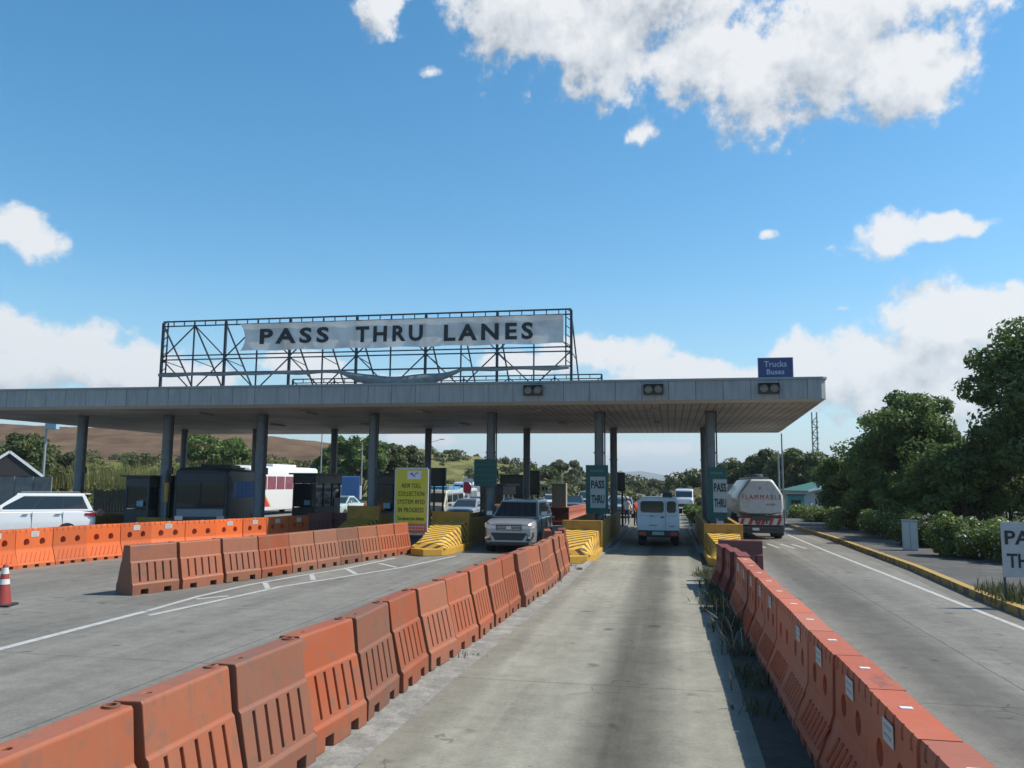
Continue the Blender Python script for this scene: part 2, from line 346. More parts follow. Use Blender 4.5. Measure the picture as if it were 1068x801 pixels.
    bp = t.nodes.new('ShaderNodeBump'); bp.inputs['Strength'].default_value = .25; bp.inputs['Distance'].default_value = .01; L.new(fine, bp.inputs['Height']); L.new(bp.outputs[0], p.inputs['Normal'])
    return m
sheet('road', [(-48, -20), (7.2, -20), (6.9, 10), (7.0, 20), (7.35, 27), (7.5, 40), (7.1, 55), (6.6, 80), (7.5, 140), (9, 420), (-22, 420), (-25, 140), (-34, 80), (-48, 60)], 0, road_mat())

linep = mat('worn_road_paint', (.42, .42, .40), .8, .2, dirt=(.27, .27, .26), dirtamt=.9, dscale=7)
def ribbon(name, pts, w, z, m, kind='structure', h=0, parent=None):
    mb = MB(); n = len(pts); L = []; R = []
    for i, p in enumerate(pts):
        a = Vector(pts[max(i-1, 0)]); b = Vector(pts[min(i+1, n-1)]); d = (b-a).normalized(); nn = Vector((-d.y, d.x))
        L.append(Vector(p)+nn*w/2); R.append(Vector(p)-nn*w/2)
    vs = [(*v, z) for v in L]+[(*v, z) for v in R]
    fs = [(i, n+i, n+i+1, i+1) for i in range(n-1)]
    if h:
        vs += [(*v, z-h) for v in L]+[(*v, z-h) for v in R]
        fs += [(i, i+1, 2*n+i+1, 2*n+i) for i in range(n-1)]+[(n+i, 3*n+i, 3*n+i+1, n+i+1) for i in range(n-1)]+[(0, 2*n, 3*n, n), (n-1, 2*n-1, 4*n-1, 3*n-1)]
    mb.add(vs, fs); o = mb.build(name, m, parent, fix=bool(h))
    if not h and o.data.polygons[0].normal.z < 0: o.data.flip_normals()
    if kind: tag(o, kind=kind)
    return o
# painted lines
ribbon('lane_line', [(6.55, 5), (6.2, 12), (6.06, 18), (5.95, 25), (5.78, 33.6), (5.7, 50), (5.6, 90), (6.2, 150)], .13, .004, linep)
ribbon('lane_line', [(-9.6, 4), (-9.72, 10.7), (-9.85, 14.3)], .16, .004, linep)
ribbon('lane_line', [(-9.85, 14.38), (-10.03, 16.4), (-9.98, 18.4), (-9.68, 20.4), (-9.2, 22.4), (-8.9, 26)], .12, .004, linep)
ribbon('lane_line', [(-9.5, 13.9), (-9.3, 15.9), (-9.1, 18.3), (-8.54, 20.3), (-7.75, 23.2), (-7.2, 27.3)], .13, .004, linep)
for a, b in (((-9.85, 16.0), (-9.45, 16.6)), ((-9.8, 18.9), (-9.2, 17.9)), ((-9.5, 20.9), (-8.9, 19.7)), ((-9.1, 22.4), (-8.4, 21.3)), ((-8.8, 24.2), (-7.9, 23.2))):
    ribbon('gore_stripe', [a, b], .13, .004, linep)
for x in (3.1, 3.55, 4.1, 4.65, 5.1):
    ribbon('rumble_mark', [(x-.12, 36.6), (x+.1, 34.2)], .13, .004, linep)
for i in range(8):
    ribbon('lane_line', [(4.3, 60+i*9), (4.3, 63+i*9)], .13, .004, linep)

# right pavement and kerb
asph = mat('pavement_asphalt', (.075, .072, .068), .95, .25, scale=1.2, bump=.6, bscale=60, dirt=(.13, .125, .115), dirtamt=.7, dscale=.8)
pv = [(6.62, 6), (6.72, 14), (6.83, 20), (7.17, 26.3), (7.34, 40), (7.0, 53), (6.75, 80), (7.3, 140), (9, 300)]
mb = MB(); n = len(pv)
mb.add([(x+.02, y, .14) for x, y in pv]+[(x+30, y, .14) for x, y in pv], [(i, i+1, n+i+1, n+i) for i in range(n-1)])
o = mb.build('pavement', asph, fix=False)
if o.data.polygons[0].normal.z < 0: o.data.flip_normals()
tag(o, kind='structure')
def kerb_mat():
    m = bpy.data.materials.new('worn_yellow_kerb'); m.use_nodes = True; t = m.node_tree; L = t.links; p = t.nodes['Principled BSDF']
    g = t.nodes.new('ShaderNodeNewGeometry'); s = t.nodes.new('ShaderNodeSeparateXYZ'); L.new(g.outputs['Normal'], s.inputs[0])
    tc = t.nodes.new('ShaderNodeTexCoord'); n = t.nodes.new('ShaderNodeTexNoise'); n.inputs['Scale'].default_value = 4; n.inputs['Detail'].default_value = 9; L.new(tc.outputs['Object'], n.inputs['Vector'])
    up = M_(t, 'GREATER_THAN', s.outputs[2], .3)
    a = M_(t, 'MULTIPLY', M_(t, 'GREATER_THAN', n.outputs['Fac'], .40), .85); b = M_(t, 'MULTIPLY', M_(t, 'GREATER_THAN', n.outputs['Fac'], .5), .75)
    f = M_(t, 'ADD', M_(t, 'MULTIPLY', up, a), M_(t, 'MULTIPLY', M_(t, 'SUBTRACT', 1.0, up), b), clamp=True)
    mc = t.nodes.new('ShaderNodeMix'); mc.data_type = 'RGBA'; L.new(f, mc.inputs[0]); mc.inputs[6].default_value = (.13, .11, .085, 1); mc.inputs[7].default_value = (.42, .27, .06, 1)
    L.new(mc.outputs[2], p.inputs['Base Color']); p.inputs['Roughness'].default_value = .9
    return m
km = kerb_mat()
ribbon('kerb', [(x-.09, y) for x, y in pv], .2, .17, km, h=.21)
gut = mat('gutter_dirt', (.15, .14, .12), 1, .4, scale=3)
ribbon('gutter', [(x-.42, y) for x, y in pv], .4, .002, gut)
# strips under the barrier rows
ribbon('verge', [(1.28, -2), (1.30, 10), (1.33, 22), (1.5, 31)], 1.0, .003, mat('weedy_soil_shadow', (.045, .04, .032), 1, .5, scale=5, bump=.8, bscale=12))  # weedy soil, widened and darkened in colour to deepen the barrier shadow
ribbon('verge', [(-3.3, -2), (-3.25, 10), (-3.0, 20), (-2.95, 30)], 1.0, .003, mat('broken_concrete_strip', (.2, .195, .175), 1, .45, scale=5, bump=.8, bscale=18, dirt=(.33, .32, .29), dirtamt=.8, dscale=3))
ribbon('lane_kerb', [(-2.62, 24), (-2.45, 28.5), (-2.12, 33), (-2.12, 47)], .14, .07, concrete, h=.09)
ribbon('lane_kerb', [(1.02, 31), (.98, 36), (.92, 47)], .14, .07, concrete, h=.09)

# ------------------------------------------------------------------ hills
def ground_cover_mat(name, cols, sc):
    m = bpy.data.materials.new(name); m.use_nodes = True; t = m.node_tree; L = t.links; p = t.nodes['Principled BSDF']
    tc = t.nodes.new('ShaderNodeTexCoord'); n = N(t, 'ShaderNodeTexNoise'); n.inputs['Scale'].default_value = sc; n.inputs['Detail'].default_value = 12; n.inputs['Roughness'].default_value = .7
    mp = t.nodes.new('ShaderNodeMapping'); mp.inputs['Scale'].default_value = (1, 1, 3); L.new(tc.outputs['Object'], mp.inputs[0]); L.new(mp.outputs[0], n.inputs['Vector'])
    cr = t.nodes.new('ShaderNodeValToRGB'); L.new(n.outputs['Fac'], cr.inputs[0]); e = cr.color_ramp.elements
    e[0].position = .36; e[0].color = (*cols[0], 1); e[1].position = .66; e[1].color = (*cols[-1], 1)
    for i, c in enumerate(cols[1:-1]): x = cr.color_ramp.elements.new(.36+.3*(i+1)/(len(cols)-1)); x.color = (*c, 1)
    L.new(cr.outputs[0], p.inputs['Base Color']); p.inputs['Roughness'].default_value = 1; p.inputs['Specular IOR Level'].default_value = .05
    bp = t.nodes.new('ShaderNodeBump'); bp.inputs['Strength'].default_value = .8; bp.inputs['Distance'].default_value = .6; L.new(n.outputs['Fac'], bp.inputs['Height']); L.new(bp.outputs[0], p.inputs['Normal'])
    return m
def hill(name, prof, Y0, Y1, m, rough=.6, step=0, seed=1):
    """prof: [(px, py)] ridge outline; the slope climbs from Y0 to the ridge at Y1"""
    r = np.random.default_rng(seed); mb = MB(); pts = []; nu = 90; nv = 22
    px0, px1 = prof[0][0], prof[-1][0]; xs = [p[0] for p in prof]; ys = [p[1] for p in prof]
    for j in range(nv+6):
        for i in range(nu+1):
            px = px0+(px1-px0)*i/nu; py = np.interp(px, xs, ys)
            top = at(px, py, Y1); f = min(j/nv, 1); g = f*f*(3-2*f)
            if step: g = g*.55+.45*math.floor(g*step+.5)/step
            yy = Y0+(Y1-Y0)*j/nv; d = ray(px, 480); x = d.x/d.y*yy
            edge = min(1, (px-px0)/((px1-px0)*.04)+.0, (px1-px)/((px1-px0)*.04))
            z = top.z*g*(.3+.7*max(edge, 0)) - (0 if j <= nv else (j-nv)*top.z*.1)
            z += (math.sin(i*.7+j*1.3+seed)+math.sin(i*.31-j*.9)*.8)*rough*.25*f + r.normal()*rough*.18*f
            pts.append((x, yy, z-.05))
    k = nu+1
    mb.add(pts, [(j*k+i, j*k+i+1, (j+1)*k+i+1, (j+1)*k+i) for j in range(nv+5) for i in range(nu)])
    HV[seed] = pts
    return tag(mb.build(name, m, smooth=60), kind='structure')
HV = {}
earth = ground_cover_mat('bare_brown_earth', [(.085, .052, .032), (.13, .082, .052), (.16, .11, .07)], .09)
grassy = ground_cover_mat('rough_grass_slope', [(.07, .08, .028), (.15, .15, .06), (.22, .20, .09)], .22)
hill('hill', [(-500, 440), (-100, 440), (0, 444), (110, 448), (230, 452), (330, 461), (400, 470), (460, 484), (520, 497)], 150, 260, earth, 1.0, step=5, seed=3)
hill('hill', [(330, 476), (400, 466), (450, 470), (500, 479), (560, 489), (620, 496), (660, 500)], 100, 175, grassy, .9, seed=5)
hill('hill', [(-300, 486), (0, 484), (60, 482), (110, 482), (180, 484), (260, 484), (340, 494)], 72, 100, ground_cover_mat('tall_grass_bank', [(.08, .10, .025), (.17, .18, .055), (.25, .24, .09)], .6), .5, seed=8)
hill('hill', [(690, 503), (712, 501), (740, 496), (790, 494), (860, 498), (900, 500)], 95, 120, ground_cover_mat('dry_bank', [(.07, .065, .03), (.13, .11, .06)], .5), .3, seed=9)
hill('mountain', [(540, 499), (610, 496), (645, 493), (668, 491.5), (690, 495), (720, 499), (760, 501), (800, 500)], 3600, 5200, ground_cover_mat('forested_mountain', [(.04, .06, .04), (.07, .09, .06)], .002), 6, seed=4)

# ------------------------------------------------------------------ foliage
def leaf_mat(name, c0, c1, tr=.25):
    m = bpy.data.materials.new(name); m.use_nodes = True; t = m.node_tree; L = t.links; p = t.nodes['Principled BSDF']
    g = t.nodes.new('ShaderNodeNewGeometry'); tc = t.nodes.new('ShaderNodeTexCoord'); n = t.nodes.new('ShaderNodeTexNoise'); n.inputs['Scale'].default_value = 1.1; L.new(tc.outputs['Object'], n.inputs['Vector'])
    f = M_(t, 'ADD', M_(t, 'MULTIPLY', g.outputs['Random Per Island'], .6), M_(t, 'MULTIPLY', M_(t, 'SUBTRACT', n.outputs['Fac'], .3), .9), clamp=True)
    mc = t.nodes.new('ShaderNodeMix'); mc.data_type = 'RGBA'; L.new(f, mc.inputs[0]); mc.inputs[6].default_value = (*c0, 1); mc.inputs[7].default_value = (*c1, 1)
    L.new(mc.outputs[2], p.inputs['Base Color']); p.inputs['Roughness'].default_value = .55; p.inputs['Specular IOR Level'].default_value = .3
    tr_ = t.nodes.new('ShaderNodeBsdfTranslucent'); L.new(mc.outputs[2], tr_.inputs[0]); ms = t.nodes.new('ShaderNodeMixShader'); ms.inputs[0].default_value = tr
    L.new(p.outputs[0], ms.inputs[1]); L.new(tr_.outputs[0], ms.inputs[2]); L.new(ms.outputs[0], t.nodes['Material Output'].inputs[0])
    return m
lf_dark = leaf_mat('dark_green_leaves', (.045, .082, .022), (.19, .27, .065), .38)
lf_mid = leaf_mat('mid_green_leaves', (.04, .062, .018), (.12, .15, .04), .33)
lf_olive = leaf_mat('olive_leaves', (.055, .068, .024), (.14, .145, .055))
lf_bright = leaf_mat('bright_hedge_leaves', (.07, .11, .02), (.22, .28, .06), .35)
lf_grass = leaf_mat('grass_blades', (.09, .10, .03), (.26, .26, .09), .4)
petal = mat('white_petals', (.55, .57, .45), .6, .1)
bark = mat('bark', (.07, .055, .042), .95, .35, scale=8, bump=.6)

def leaves(name, cen, rad, nleaf, size, m, parent=None, seed=0, flat=.7, mats=None, frac2=0):
    """cen: (k,3) clump centres, rad: (k,) clump radii; leaves spread mostly on clump shells"""
    r = np.random.default_rng(seed); k = len(cen); per = r.integers(0, k, nleaf)
    d = r.normal(size=(nleaf, 3)); d /= np.linalg.norm(d, axis=1)[:, None]
    rr = rad[per]*(.35+.65*r.random(nleaf)**.5)
    p = cen[per]+d*rr[:, None]*np.array([1, 1, flat])
    a = r.normal(size=(nleaf, 3)); a /= np.linalg.norm(a, axis=1)[:, None]
    nrm = d+r.normal(size=(nleaf, 3))*.7+np.array([0, 0, .4]); b = np.cross(nrm, a); b /= np.linalg.norm(b, axis=1)[:, None]+1e-9
    a = np.cross(b, nrm); a /= np.linalg.norm(a, axis=1)[:, None]+1e-9
    s = size*(.6+.8*r.random(nleaf))[:, None]
    V = np.empty((nleaf, 4, 3)); V[:, 0] = p-a*s; V[:, 1] = p+b*s*.45; V[:, 2] = p+a*s; V[:, 3] = p-b*s*.45
    me = bpy.data.meshes.new(name); me.vertices.add(nleaf*4); me.vertices.foreach_set('co', V.ravel())
    me.loops.add(nleaf*4); me.loops.foreach_set('vertex_index', np.arange(nleaf*4, dtype=np.int32))
    me.polygons.add(nleaf); me.polygons.foreach_set('loop_start', np.arange(0, nleaf*4, 4, dtype=np.int32)); me.polygons.foreach_set('loop_total', np.full(nleaf, 4, dtype=np.int32))
    me.materials.append(m)
    if mats:
        me.materials.append(mats); me.polygons.foreach_set('material_index', (r.random(nleaf) < frac2).astype(np.int32))
    me.update(calc_edges=True); me.validate()
    o = bpy.data.objects.new(name, me); C.objects.link(o); o.parent = parent; return o
def clumps(n, c, R, rc, seed, low=-.6, shape=1):
    r = np.random.default_rng(seed); out = []
    while len(out) < n:
        d = r.normal(size=3); d /= np.linalg.norm(d)
        if d[2] < low: continue
        q = (.45+.55*r.random()**.6)*(1+.18*r.normal()*.6)
        out.append(np.array(c)+d*np.array(R)*q)
    cen = np.array(out); rad = rc*(.55+.8*r.random(n)); return cen, rad
def tree(name, loc, h, R, trunk_h, m, label, group=None, nl=9000, nc=46, rc=None, size=.16, seed=1, cat='tree', squash=1):
    o = empty(name, loc, 0, label, cat, group); rc = rc or min(R)*.34
    c = (0, 0, trunk_h+(h-trunk_h)*.48); RR = (R[0], R[1], (h-trunk_h)*.46*squash)
    cen, rad = clumps(nc, c, RR, rc, seed)
    leaves('crown', cen, rad, nl, size, m, o, seed)
    mb = MB(); r = random.Random(seed); tr = max(.08, h*.022)
    top = Vector((r.uniform(-.2, .2), r.uniform(-.2, .2), trunk_h))
    mb.tube((0, 0, -.1), top, tr*1.3, tr*.85, 8)
    mb.tube(top, Vector(c), tr*.85, tr*.4, 7)
    for i in r.sample(range(nc), min(9, nc)):
        q = Vector(cen[i]); mid = top.lerp(q, .5)+Vector((0, 0, -.08*h*r.random()))
        mb.tube(top, mid, tr*.45, tr*.28, 5); mb.tube(mid, q, tr*.28, tr*.1, 5)
    mb.build('trunk', bark, o, smooth=60)
    return o
def place_tree(px, top_py, base_Y, wpx, name, m, label, group=None, trunk=.12, **kw):
    p = at(px, top_py, base_Y); h = p.z; depth = Vector((p.x, p.y, 0)).dot(Vector((fw.x, fw.y, 0)))
    R = wpx/F*depth/2*.84
    return tree(name, (p.x, base_Y, 0), h, (R, R), h*trunk, m, label, group, rc=kw.pop('rc', R*.36), **kw)

# ------------------------------------------------------------------ toll canopy
def fascia_mat():
    m = bpy.data.materials.new('fascia_panels'); m.use_nodes = True; t = m.node_tree; L = t.links; p = t.nodes['Principled BSDF']
    tc = t.nodes.new('ShaderNodeTexCoord'); s = t.nodes.new('ShaderNodeSeparateXYZ'); L.new(tc.outputs['Object'], s.inputs[0])
    q = M_(t, 'MODULO', M_(t, 'ADD', s.outputs[0], 100), .98)
    seam = M_(t, 'LESS_THAN', q, .03)
    cell = M_(t, 'FLOOR', M_(t, 'DIVIDE', M_(t, 'ADD', s.outputs[0], 100), .98)); wn = t.nodes.new('ShaderNodeTexWhiteNoise'); wn.noise_dimensions = '1D'; L.new(cell, wn.inputs['W'])
    n = t.nodes.new('ShaderNodeTexNoise'); n.inputs['Scale'].default_value = 3; n.inputs['Detail'].default_value = 8
    mp = t.nodes.new('ShaderNodeMapping'); mp.inputs['Scale'].default_value = (2, 1, .4); L.new(tc.outputs['Object'], mp.inputs[0]); L.new(mp.outputs[0], n.inputs['Vector'])
    v = M_(t, 'ADD', M_(t, 'MULTIPLY', wn.outputs['Value'], .10), M_(t, 'ADD', .84, M_(t, 'MULTIPLY', M_(t, 'SUBTRACT', n.outputs['Fac'], .5), .5)))
    v = M_(t, 'MULTIPLY', v, M_(t, 'SUBTRACT', 1.0, M_(t, 'MULTIPLY', seam, .55)))
    sc = t.nodes.new('ShaderNodeVectorMath'); sc.operation = 'SCALE'; sc.inputs[0].default_value = (.33, .335, .335); L.new(v, sc.inputs['Scale'])
    mp2 = t.nodes.new('ShaderNodeMapping'); mp2.inputs['Scale'].default_value = (3.5, 1, .25); L.new(tc.outputs['Object'], mp2.inputs[0]); n2 = t.nodes.new('ShaderNodeTexNoise'); n2.inputs['Scale'].default_value = 2; n2.inputs['Detail'].default_value = 8; n2.inputs['Roughness'].default_value = .7; L.new(mp2.outputs[0], n2.inputs['Vector'])
    mr = t.nodes.new('ShaderNodeMapRange'); L.new(n2.outputs['Fac'], mr.inputs['Value']); mr.inputs['From Min'].default_value = .52; mr.inputs['From Max'].default_value = .75; mr.inputs['To Max'].default_value = .55
    mc = t.nodes.new('ShaderNodeMix'); mc.data_type = 'RGBA'; L.new(mr.outputs[0], mc.inputs[0]); L.new(sc.outputs[0], mc.inputs[6]); mc.inputs[7].default_value = (.15, .13, .11, 1); L.new(mc.outputs[2], p.inputs['Base Color'])
    p.inputs['Roughness'].default_value = .5; p.inputs['Metallic'].default_value = .15
    return m
def soffit_mat():
    m = bpy.data.materials.new('soffit_slats'); m.use_nodes = True; t = m.node_tree; L = t.links; p = t.nodes['Principled BSDF']
    tc = t.nodes.new('ShaderNodeTexCoord'); s = t.nodes.new('ShaderNodeSeparateXYZ'); L.new(tc.outputs['Object'], s.inputs[0])
    q = M_(t, 'MODULO', M_(t, 'ADD', s.outputs[0], 100), .30); seam = M_(t, 'LESS_THAN', q, .055)
    qy = M_(t, 'MODULO', M_(t, 'ADD', s.outputs[1], 100), 4.6); sy = M_(t, 'LESS_THAN', qy, .06)
    n = t.nodes.new('ShaderNodeTexNoise'); n.inputs['Scale'].default_value = .35; n.inputs['Detail'].default_value = 8; L.new(tc.outputs['Object'], n.inputs['Vector'])
    v = M_(t, 'ADD', .75, M_(t, 'MULTIPLY', M_(t, 'SUBTRACT', n.outputs['Fac'], .5), 1.3))
    v = M_(t, 'MULTIPLY', v, M_(t, 'SUBTRACT', 1.0, M_(t, 'MULTIPLY', M_(t, 'MAXIMUM', seam, sy), .6)))
    sc = t.nodes.new('ShaderNodeVectorMath'); sc.operation = 'SCALE'; sc.inputs[0].default_value = (.50, .45, .41); L.new(v, sc.inputs['Scale']); L.new(sc.outputs[0], p.inputs['Base Color'])
    p.inputs['Roughness'].default_value = .6; p.inputs['Metallic'].default_value = .0
    return m
canopy = empty('toll_canopy', (-13, 34, 0), 0, 'long flat grey toll plaza canopy with panelled fascia spanning all the lanes', 'toll canopy')
def cp(mb, name, m, **k):   # geometry given in world coordinates, parented to the canopy
    o = mb.build(name, m, canopy, **k); o.location = (13, -34, 0); return o
XL0, XL1, XR0, XR1, YF, YB = -33.6, -32.6, 5.52, 6.3, 30.6, 48.9
ZT, ZB, ZS = 6.33, 5.57, 5.45
fm = fascia_mat()
mb = MB()
def outline(ins=0.0, chf=.16):
    return [(XL0+ins, YF+ins), (XR0-ins-chf, YF+ins), (XR0-ins, YF+ins+chf), (XR1-ins, YB-ins-chf), (XR1-ins-chf, YB-ins), (XL1+ins, YB-ins)]
o1 = outline(); mb.prism(o1, ZB, ZT-.05, 'Z'); cp(mb, 'fascia', fm, smooth=30)
mb = MB(); mb.prism(outline(-.05), ZT-.048, ZT+.03, 'Z'); cp(mb, 'roof_edge', mat('roof_edge_metal', (.25, .28, .30), .5, .1, metal=.3))
mb = MB(); a = outline(.0); b = outline(.22)
mb.loft([[(x, y, ZB-.003) for x, y in a], [(x, y, ZS) for x, y in b]], cap=False); cp(mb, 'edge_trim', mat('pale_trim', (.40, .39, .37), .6, .1))
mb = MB(); mb.add([(x, y, ZS-.004) for x, y in outline(.2)], [tuple(range(6))]); cp(mb, 'soffit', soffit_mat(), fix=False)
mb = MB()
for k in range(17):   # rivets of rainwater dark seams: ceiling lamps recessed under canopy
    pass
colm = mat('column_paint', (.14, .165, .185), .4, .15, metal=.2, dirt=(.10, .10, .10), dirtamt=.6)
FC = [1.6, -2.9, -7.5, -12.8, -18.1, -22.8, -27.3]; BC = [1.75, -2.98, -7.7, -13.3, -18.9, -23.8, -28.4]
for i, (x, y, r) in enumerate([(x, 34, .19) for x in FC]+[(x, 44, .19) for x in BC]):
    if y == 34 and x < -15: r = .23
    mb = MB(); mb.tube((x, y, .15), (x, y, ZS-.01), r, n=20)
    for z in (.2, 2.0, 3.75, ZS-.1): mb.tube((x, y, z-.03), (x, y, z+.03), r+.035, n=20)
    mb.box((x, y, .17), (r*3, r*3, .05))
    cp(mb, 'column', colm, smooth=40)
    if y == 34:
        mb = MB(); mb.tube((x+r+.05, y-.03, .2), (x+r+.05, y-.03, ZS-.01), .03, n=8); mb.box((x+r+.05, y-.05, 2.9), (.2, .12, .3)); cp(mb, 'conduit', dsteel)
# light fittings under the soffit
for x in (-.6, -5.2, -10.2, -15.4, -20.4):
    for y in (33, 40):
        mb = MB(); mb.box((x, y, ZS-.05), (.28, 1.2, .08)); cp(mb, 'light_fitting', mat('fitting', (.3, .3, .3), .6))

# lane signals on the fascia
for i, (px, py, lab) in enumerate(((556, 407, 'twin black lane signal on the canopy fascia below the right end of the billboard'),
                      (681.5, 406, 'twin black lane signal on the canopy fascia above the white van lane'),
                      (802, 405, 'twin black lane signal on the canopy fascia under the blue rooftop sign'))):
    p = at(px, py, 30.5)
    if i == 0:
        sg = empty('lane_signal', p, 0, lab, 'signal', 'twin lane signals on the fascia')
        mb = MB(); mb.box((0, .0, 0), (.74, .2, .38)); mb.box((0, -.12, .17), (.7, .16, .02)); mb.build('housing', blackp, sg, bevel=.02)
        for s in (-1, 1):
            mb = MB(); mb.lathe([(.15, -.10), (.15, -.13), (.11, -.14), (.05, -.15), (.001, -.152)], 18, (s*.18, 0, 0), axis='Y'); mb.build('lamp', mat('unlit_lens', (.18, .17, .15), .25, .3), sg, smooth=60)
            mb = MB()
            for k in range(10):
                a0 = PI*k/10; a1 = PI*(k+1)/10
                mb.add([(s*.18+math.cos(a)*.165, yy, math.sin(a)*.165) for a in (a0, a1) for yy in (-.1, -.24)], [(0, 1, 3, 2)])
            mb.build('visor', blackp, sg, fix=False)
        s0 = sg
    else:
        sg = copy_tree(s0); sg.location = p; sg['label'] = lab

# rooftop blue sign
p0 = at(808.5, 384, 31); sgn = empty('rooftop_sign', (p0.x, 31, ZT), 0, 'small blue rooftop sign with two words in white at the right end of the canopy', 'sign')
hh = p0.z-ZT
mb = MB(); mb.box((0, 0, hh), (1.22, .12, .74)); mb.build('panel', mat('blue_sign', (.035, .055, .17), .5, .15), sgn, bevel=.01)
mb = MB()
for z in (-.37, .37): mb.box((0, -.064, hh+z), (1.24, .02, .03))
for x in (-.61, .61): mb.box((x, -.064, hh), (.03, .021, .77))
mb.build('frame', mat('sign_frame', (.2, .22, .3), .5), sgn)
mb = MB()
for x in (-.45, .45): mb.box((x, .0, (hh-.37)/2), (.06, .06, hh-.37))
mb.build('post', dsteel, sgn)
pw = mat('pale_lettering', (.42, .44, .55), .6, .1)
text('Trucks', 'lettering', pw, sgn, (0, -.068, hh+.15), .22, .8, bold=.012); text('Buses', 'lettering', pw, sgn, (0, -.068, hh-.14), .2, .62, bold=.012)

# ------------------------------------------------------------------ billboard frame on the roof
BY = 32.0; x0, x1 = -21.98, -3.82; zt, zm, zb = 9.38, 7.98, 7.05
bb = empty('billboard_frame', (x0, BY, ZT), 0, 'long dark steel lattice billboard frame standing on the canopy roof', 'billboard frame')
def bp_(mb, name, m, **k): o = mb.build(name, m, bb, **k); o.location = (-x0, -BY, -ZT); return o
trm = mat('truss_steel', (.035, .045, .06), .5, .2, metal=.2)
mb = MB(); mb.bar((x0, BY, zt+.05), (x1, BY, zt+.05), .06, .06); mb.bar((x0, BY, zt-.16), (x1, BY, zt-.16), .05, .05)
k = 36
for i in range(k+1): x = x0+(x1-x0)*i/k; mb.bar((x, BY, zt-.16), (x, BY, zt+.05), .035, .035)
bp_(mb, 'top_chord', trm)
mb = MB(); mb.bar((x0, BY, 8.02-.12), (x1, BY, 8.02-.12), .05, .05); mb.bar((x0, BY, 7.72), (x1, BY, 7.72), .05, .05); mb.bar((x0, BY, 7.12), (x1, BY, 7.12), .06, .06); bp_(mb, 'middle_chord', trm)
xs = [x0+(x1-x0)*i/12 for i in range(13)]
for i, x in enumerate(xs):
    mb = MB(); w = .1 if i % 2 == 0 else .055
    mb.bar((x, BY, ZT), (x, BY, zt), w, w)
    if i in (0, 12):
        mb.bar((x+(.22 if i == 0 else -.22), BY, 7.1), (x+(.22 if i == 0 else -.22), BY, zt), .05, .05)
        for z in np.arange(7.2, 9.3, .35): mb.bar((x, BY, z), (x+(.22 if i == 0 else -.22), BY, z+.17), .03, .03)
    bp_(mb, 'post', trm)
    if i % 2 == 0 or i in (1, 5, 9):
        mb = MB(); mb.bar((x, BY, zt-.1), (x+.05, BY+2.8, ZT), .055, .055); mb.bar((x, BY, 7.72), (x+.03, BY+1.5, 7.6), .03, .03); bp_(mb, 'raking_strut', trm)
for i in range(12):
    xa, xb = xs[i], xs[i+1]; mb = MB()
    if i % 2 == 0: mb.bar((xa, BY+.04, 7.8), (xb, BY+.04, zt-.15), .045, .045); mb.bar((xa, BY+.04, 7.75), (xb, BY+.04, ZT), .045, .045)
    else: mb.bar((xa, BY+.04, zt-.15), (xb, BY+.04, 7.8), .045, .045); mb.bar((xa, BY+.04, ZT), (xb, BY+.04, 7.75), .045, .045)
    bp_(mb, 'diagonal_brace', trm)
# low rear frame reaching past the right end
rf = empty('rear_frame', (-16, 35.4, ZT), 0, 'low dark lattice frame on the roof behind the billboard, reaching past its right end', 'roof frame')
A = at(306, 385, 35.4); B = at(627.5, 381, 35.4)
def rf_(mb, name, m): o = mb.build(name, m, rf); o.location = (16, -35.4, -ZT)
mb = MB(); zc = 7.22; mb.bar((A.x, 35.4, zc), (B.x, 35.4, zc), .05, .05); mb.bar((A.x, 35.4, zc-.18), (B.x, 35.4, zc-.18), .04, .04)
for i in range(29): x = A.x+(B.x-A.x)*i/28; mb.bar((x, 35.4, zc-.18), (x, 35.4, zc), .03, .03)
rf_(mb, 'chord', trm)
for i in range(8):
    x = A.x+(B.x-A.x)*i/7; mb = MB(); mb.bar((x, 35.4, ZT), (x, 35.4, zc), .08 if i in (0, 7) else .05, .06); rf_(mb, 'post', trm)
    if i < 7: mb = MB(); mb.bar((x, 35.45, zc-.1), (x+(B.x-A.x)/14, 35.45, ZT), .035, .035); mb.bar((x+(B.x-A.x)/14, 35.45, ZT), (x+(B.x-A.x)/7, 35.45, zc-.1), .035, .035); rf_(mb, 'brace', trm)
# banner
cloth = mat('banner_cloth', (.70, .70, .69), .8, .08, scale=.8, trans=.45, dirt=(.36, .33, .30), dirtamt=.5, dscale=.5)
bx0, bx1, bz0, bz1 = -18.16, -4.12, 8.03, 9.2
ban = empty('banner', ((bx0+bx1)/2, BY-.12, bz0), 0, 'long pale cloth banner reading pass thru lanes in black capitals on the rooftop frame', 'banner')
mb = MB(); nu, nv = 70, 6; vs = []
for layer in (0, .012):
    for j in range(nv+1):
        for i in range(nu+1):
            u = i/nu; v = j/nv; x = bx0+(bx1-bx0)*u
            if i == 0: x += .22*math.sin(v*PI)**.8-.05*v
            z = bz0+(bz1-bz0)*v + (.02*math.sin(u*40) if j == 0 else 0) - (.012 if j == nv and i % 6 == 3 else 0)
            y = .007*math.sin(u*44+v*3)+.004*math.sin(u*90+v*7)+layer
            vs.append((x-(bx0+bx1)/2, y, z-bz0))
kk = (nu+1); NN = kk*(nv+1)
fs = [(j*kk+i, j*kk+i+1, (j+1)*kk+i+1, (j+1)*kk+i) for j in range(nv) for i in range(nu)]
mb.add(vs[:NN], fs); mb.build('cloth', cloth, ban, smooth=60)
lt = mat('letter_black', (.03, .033, .036), .7, .15)
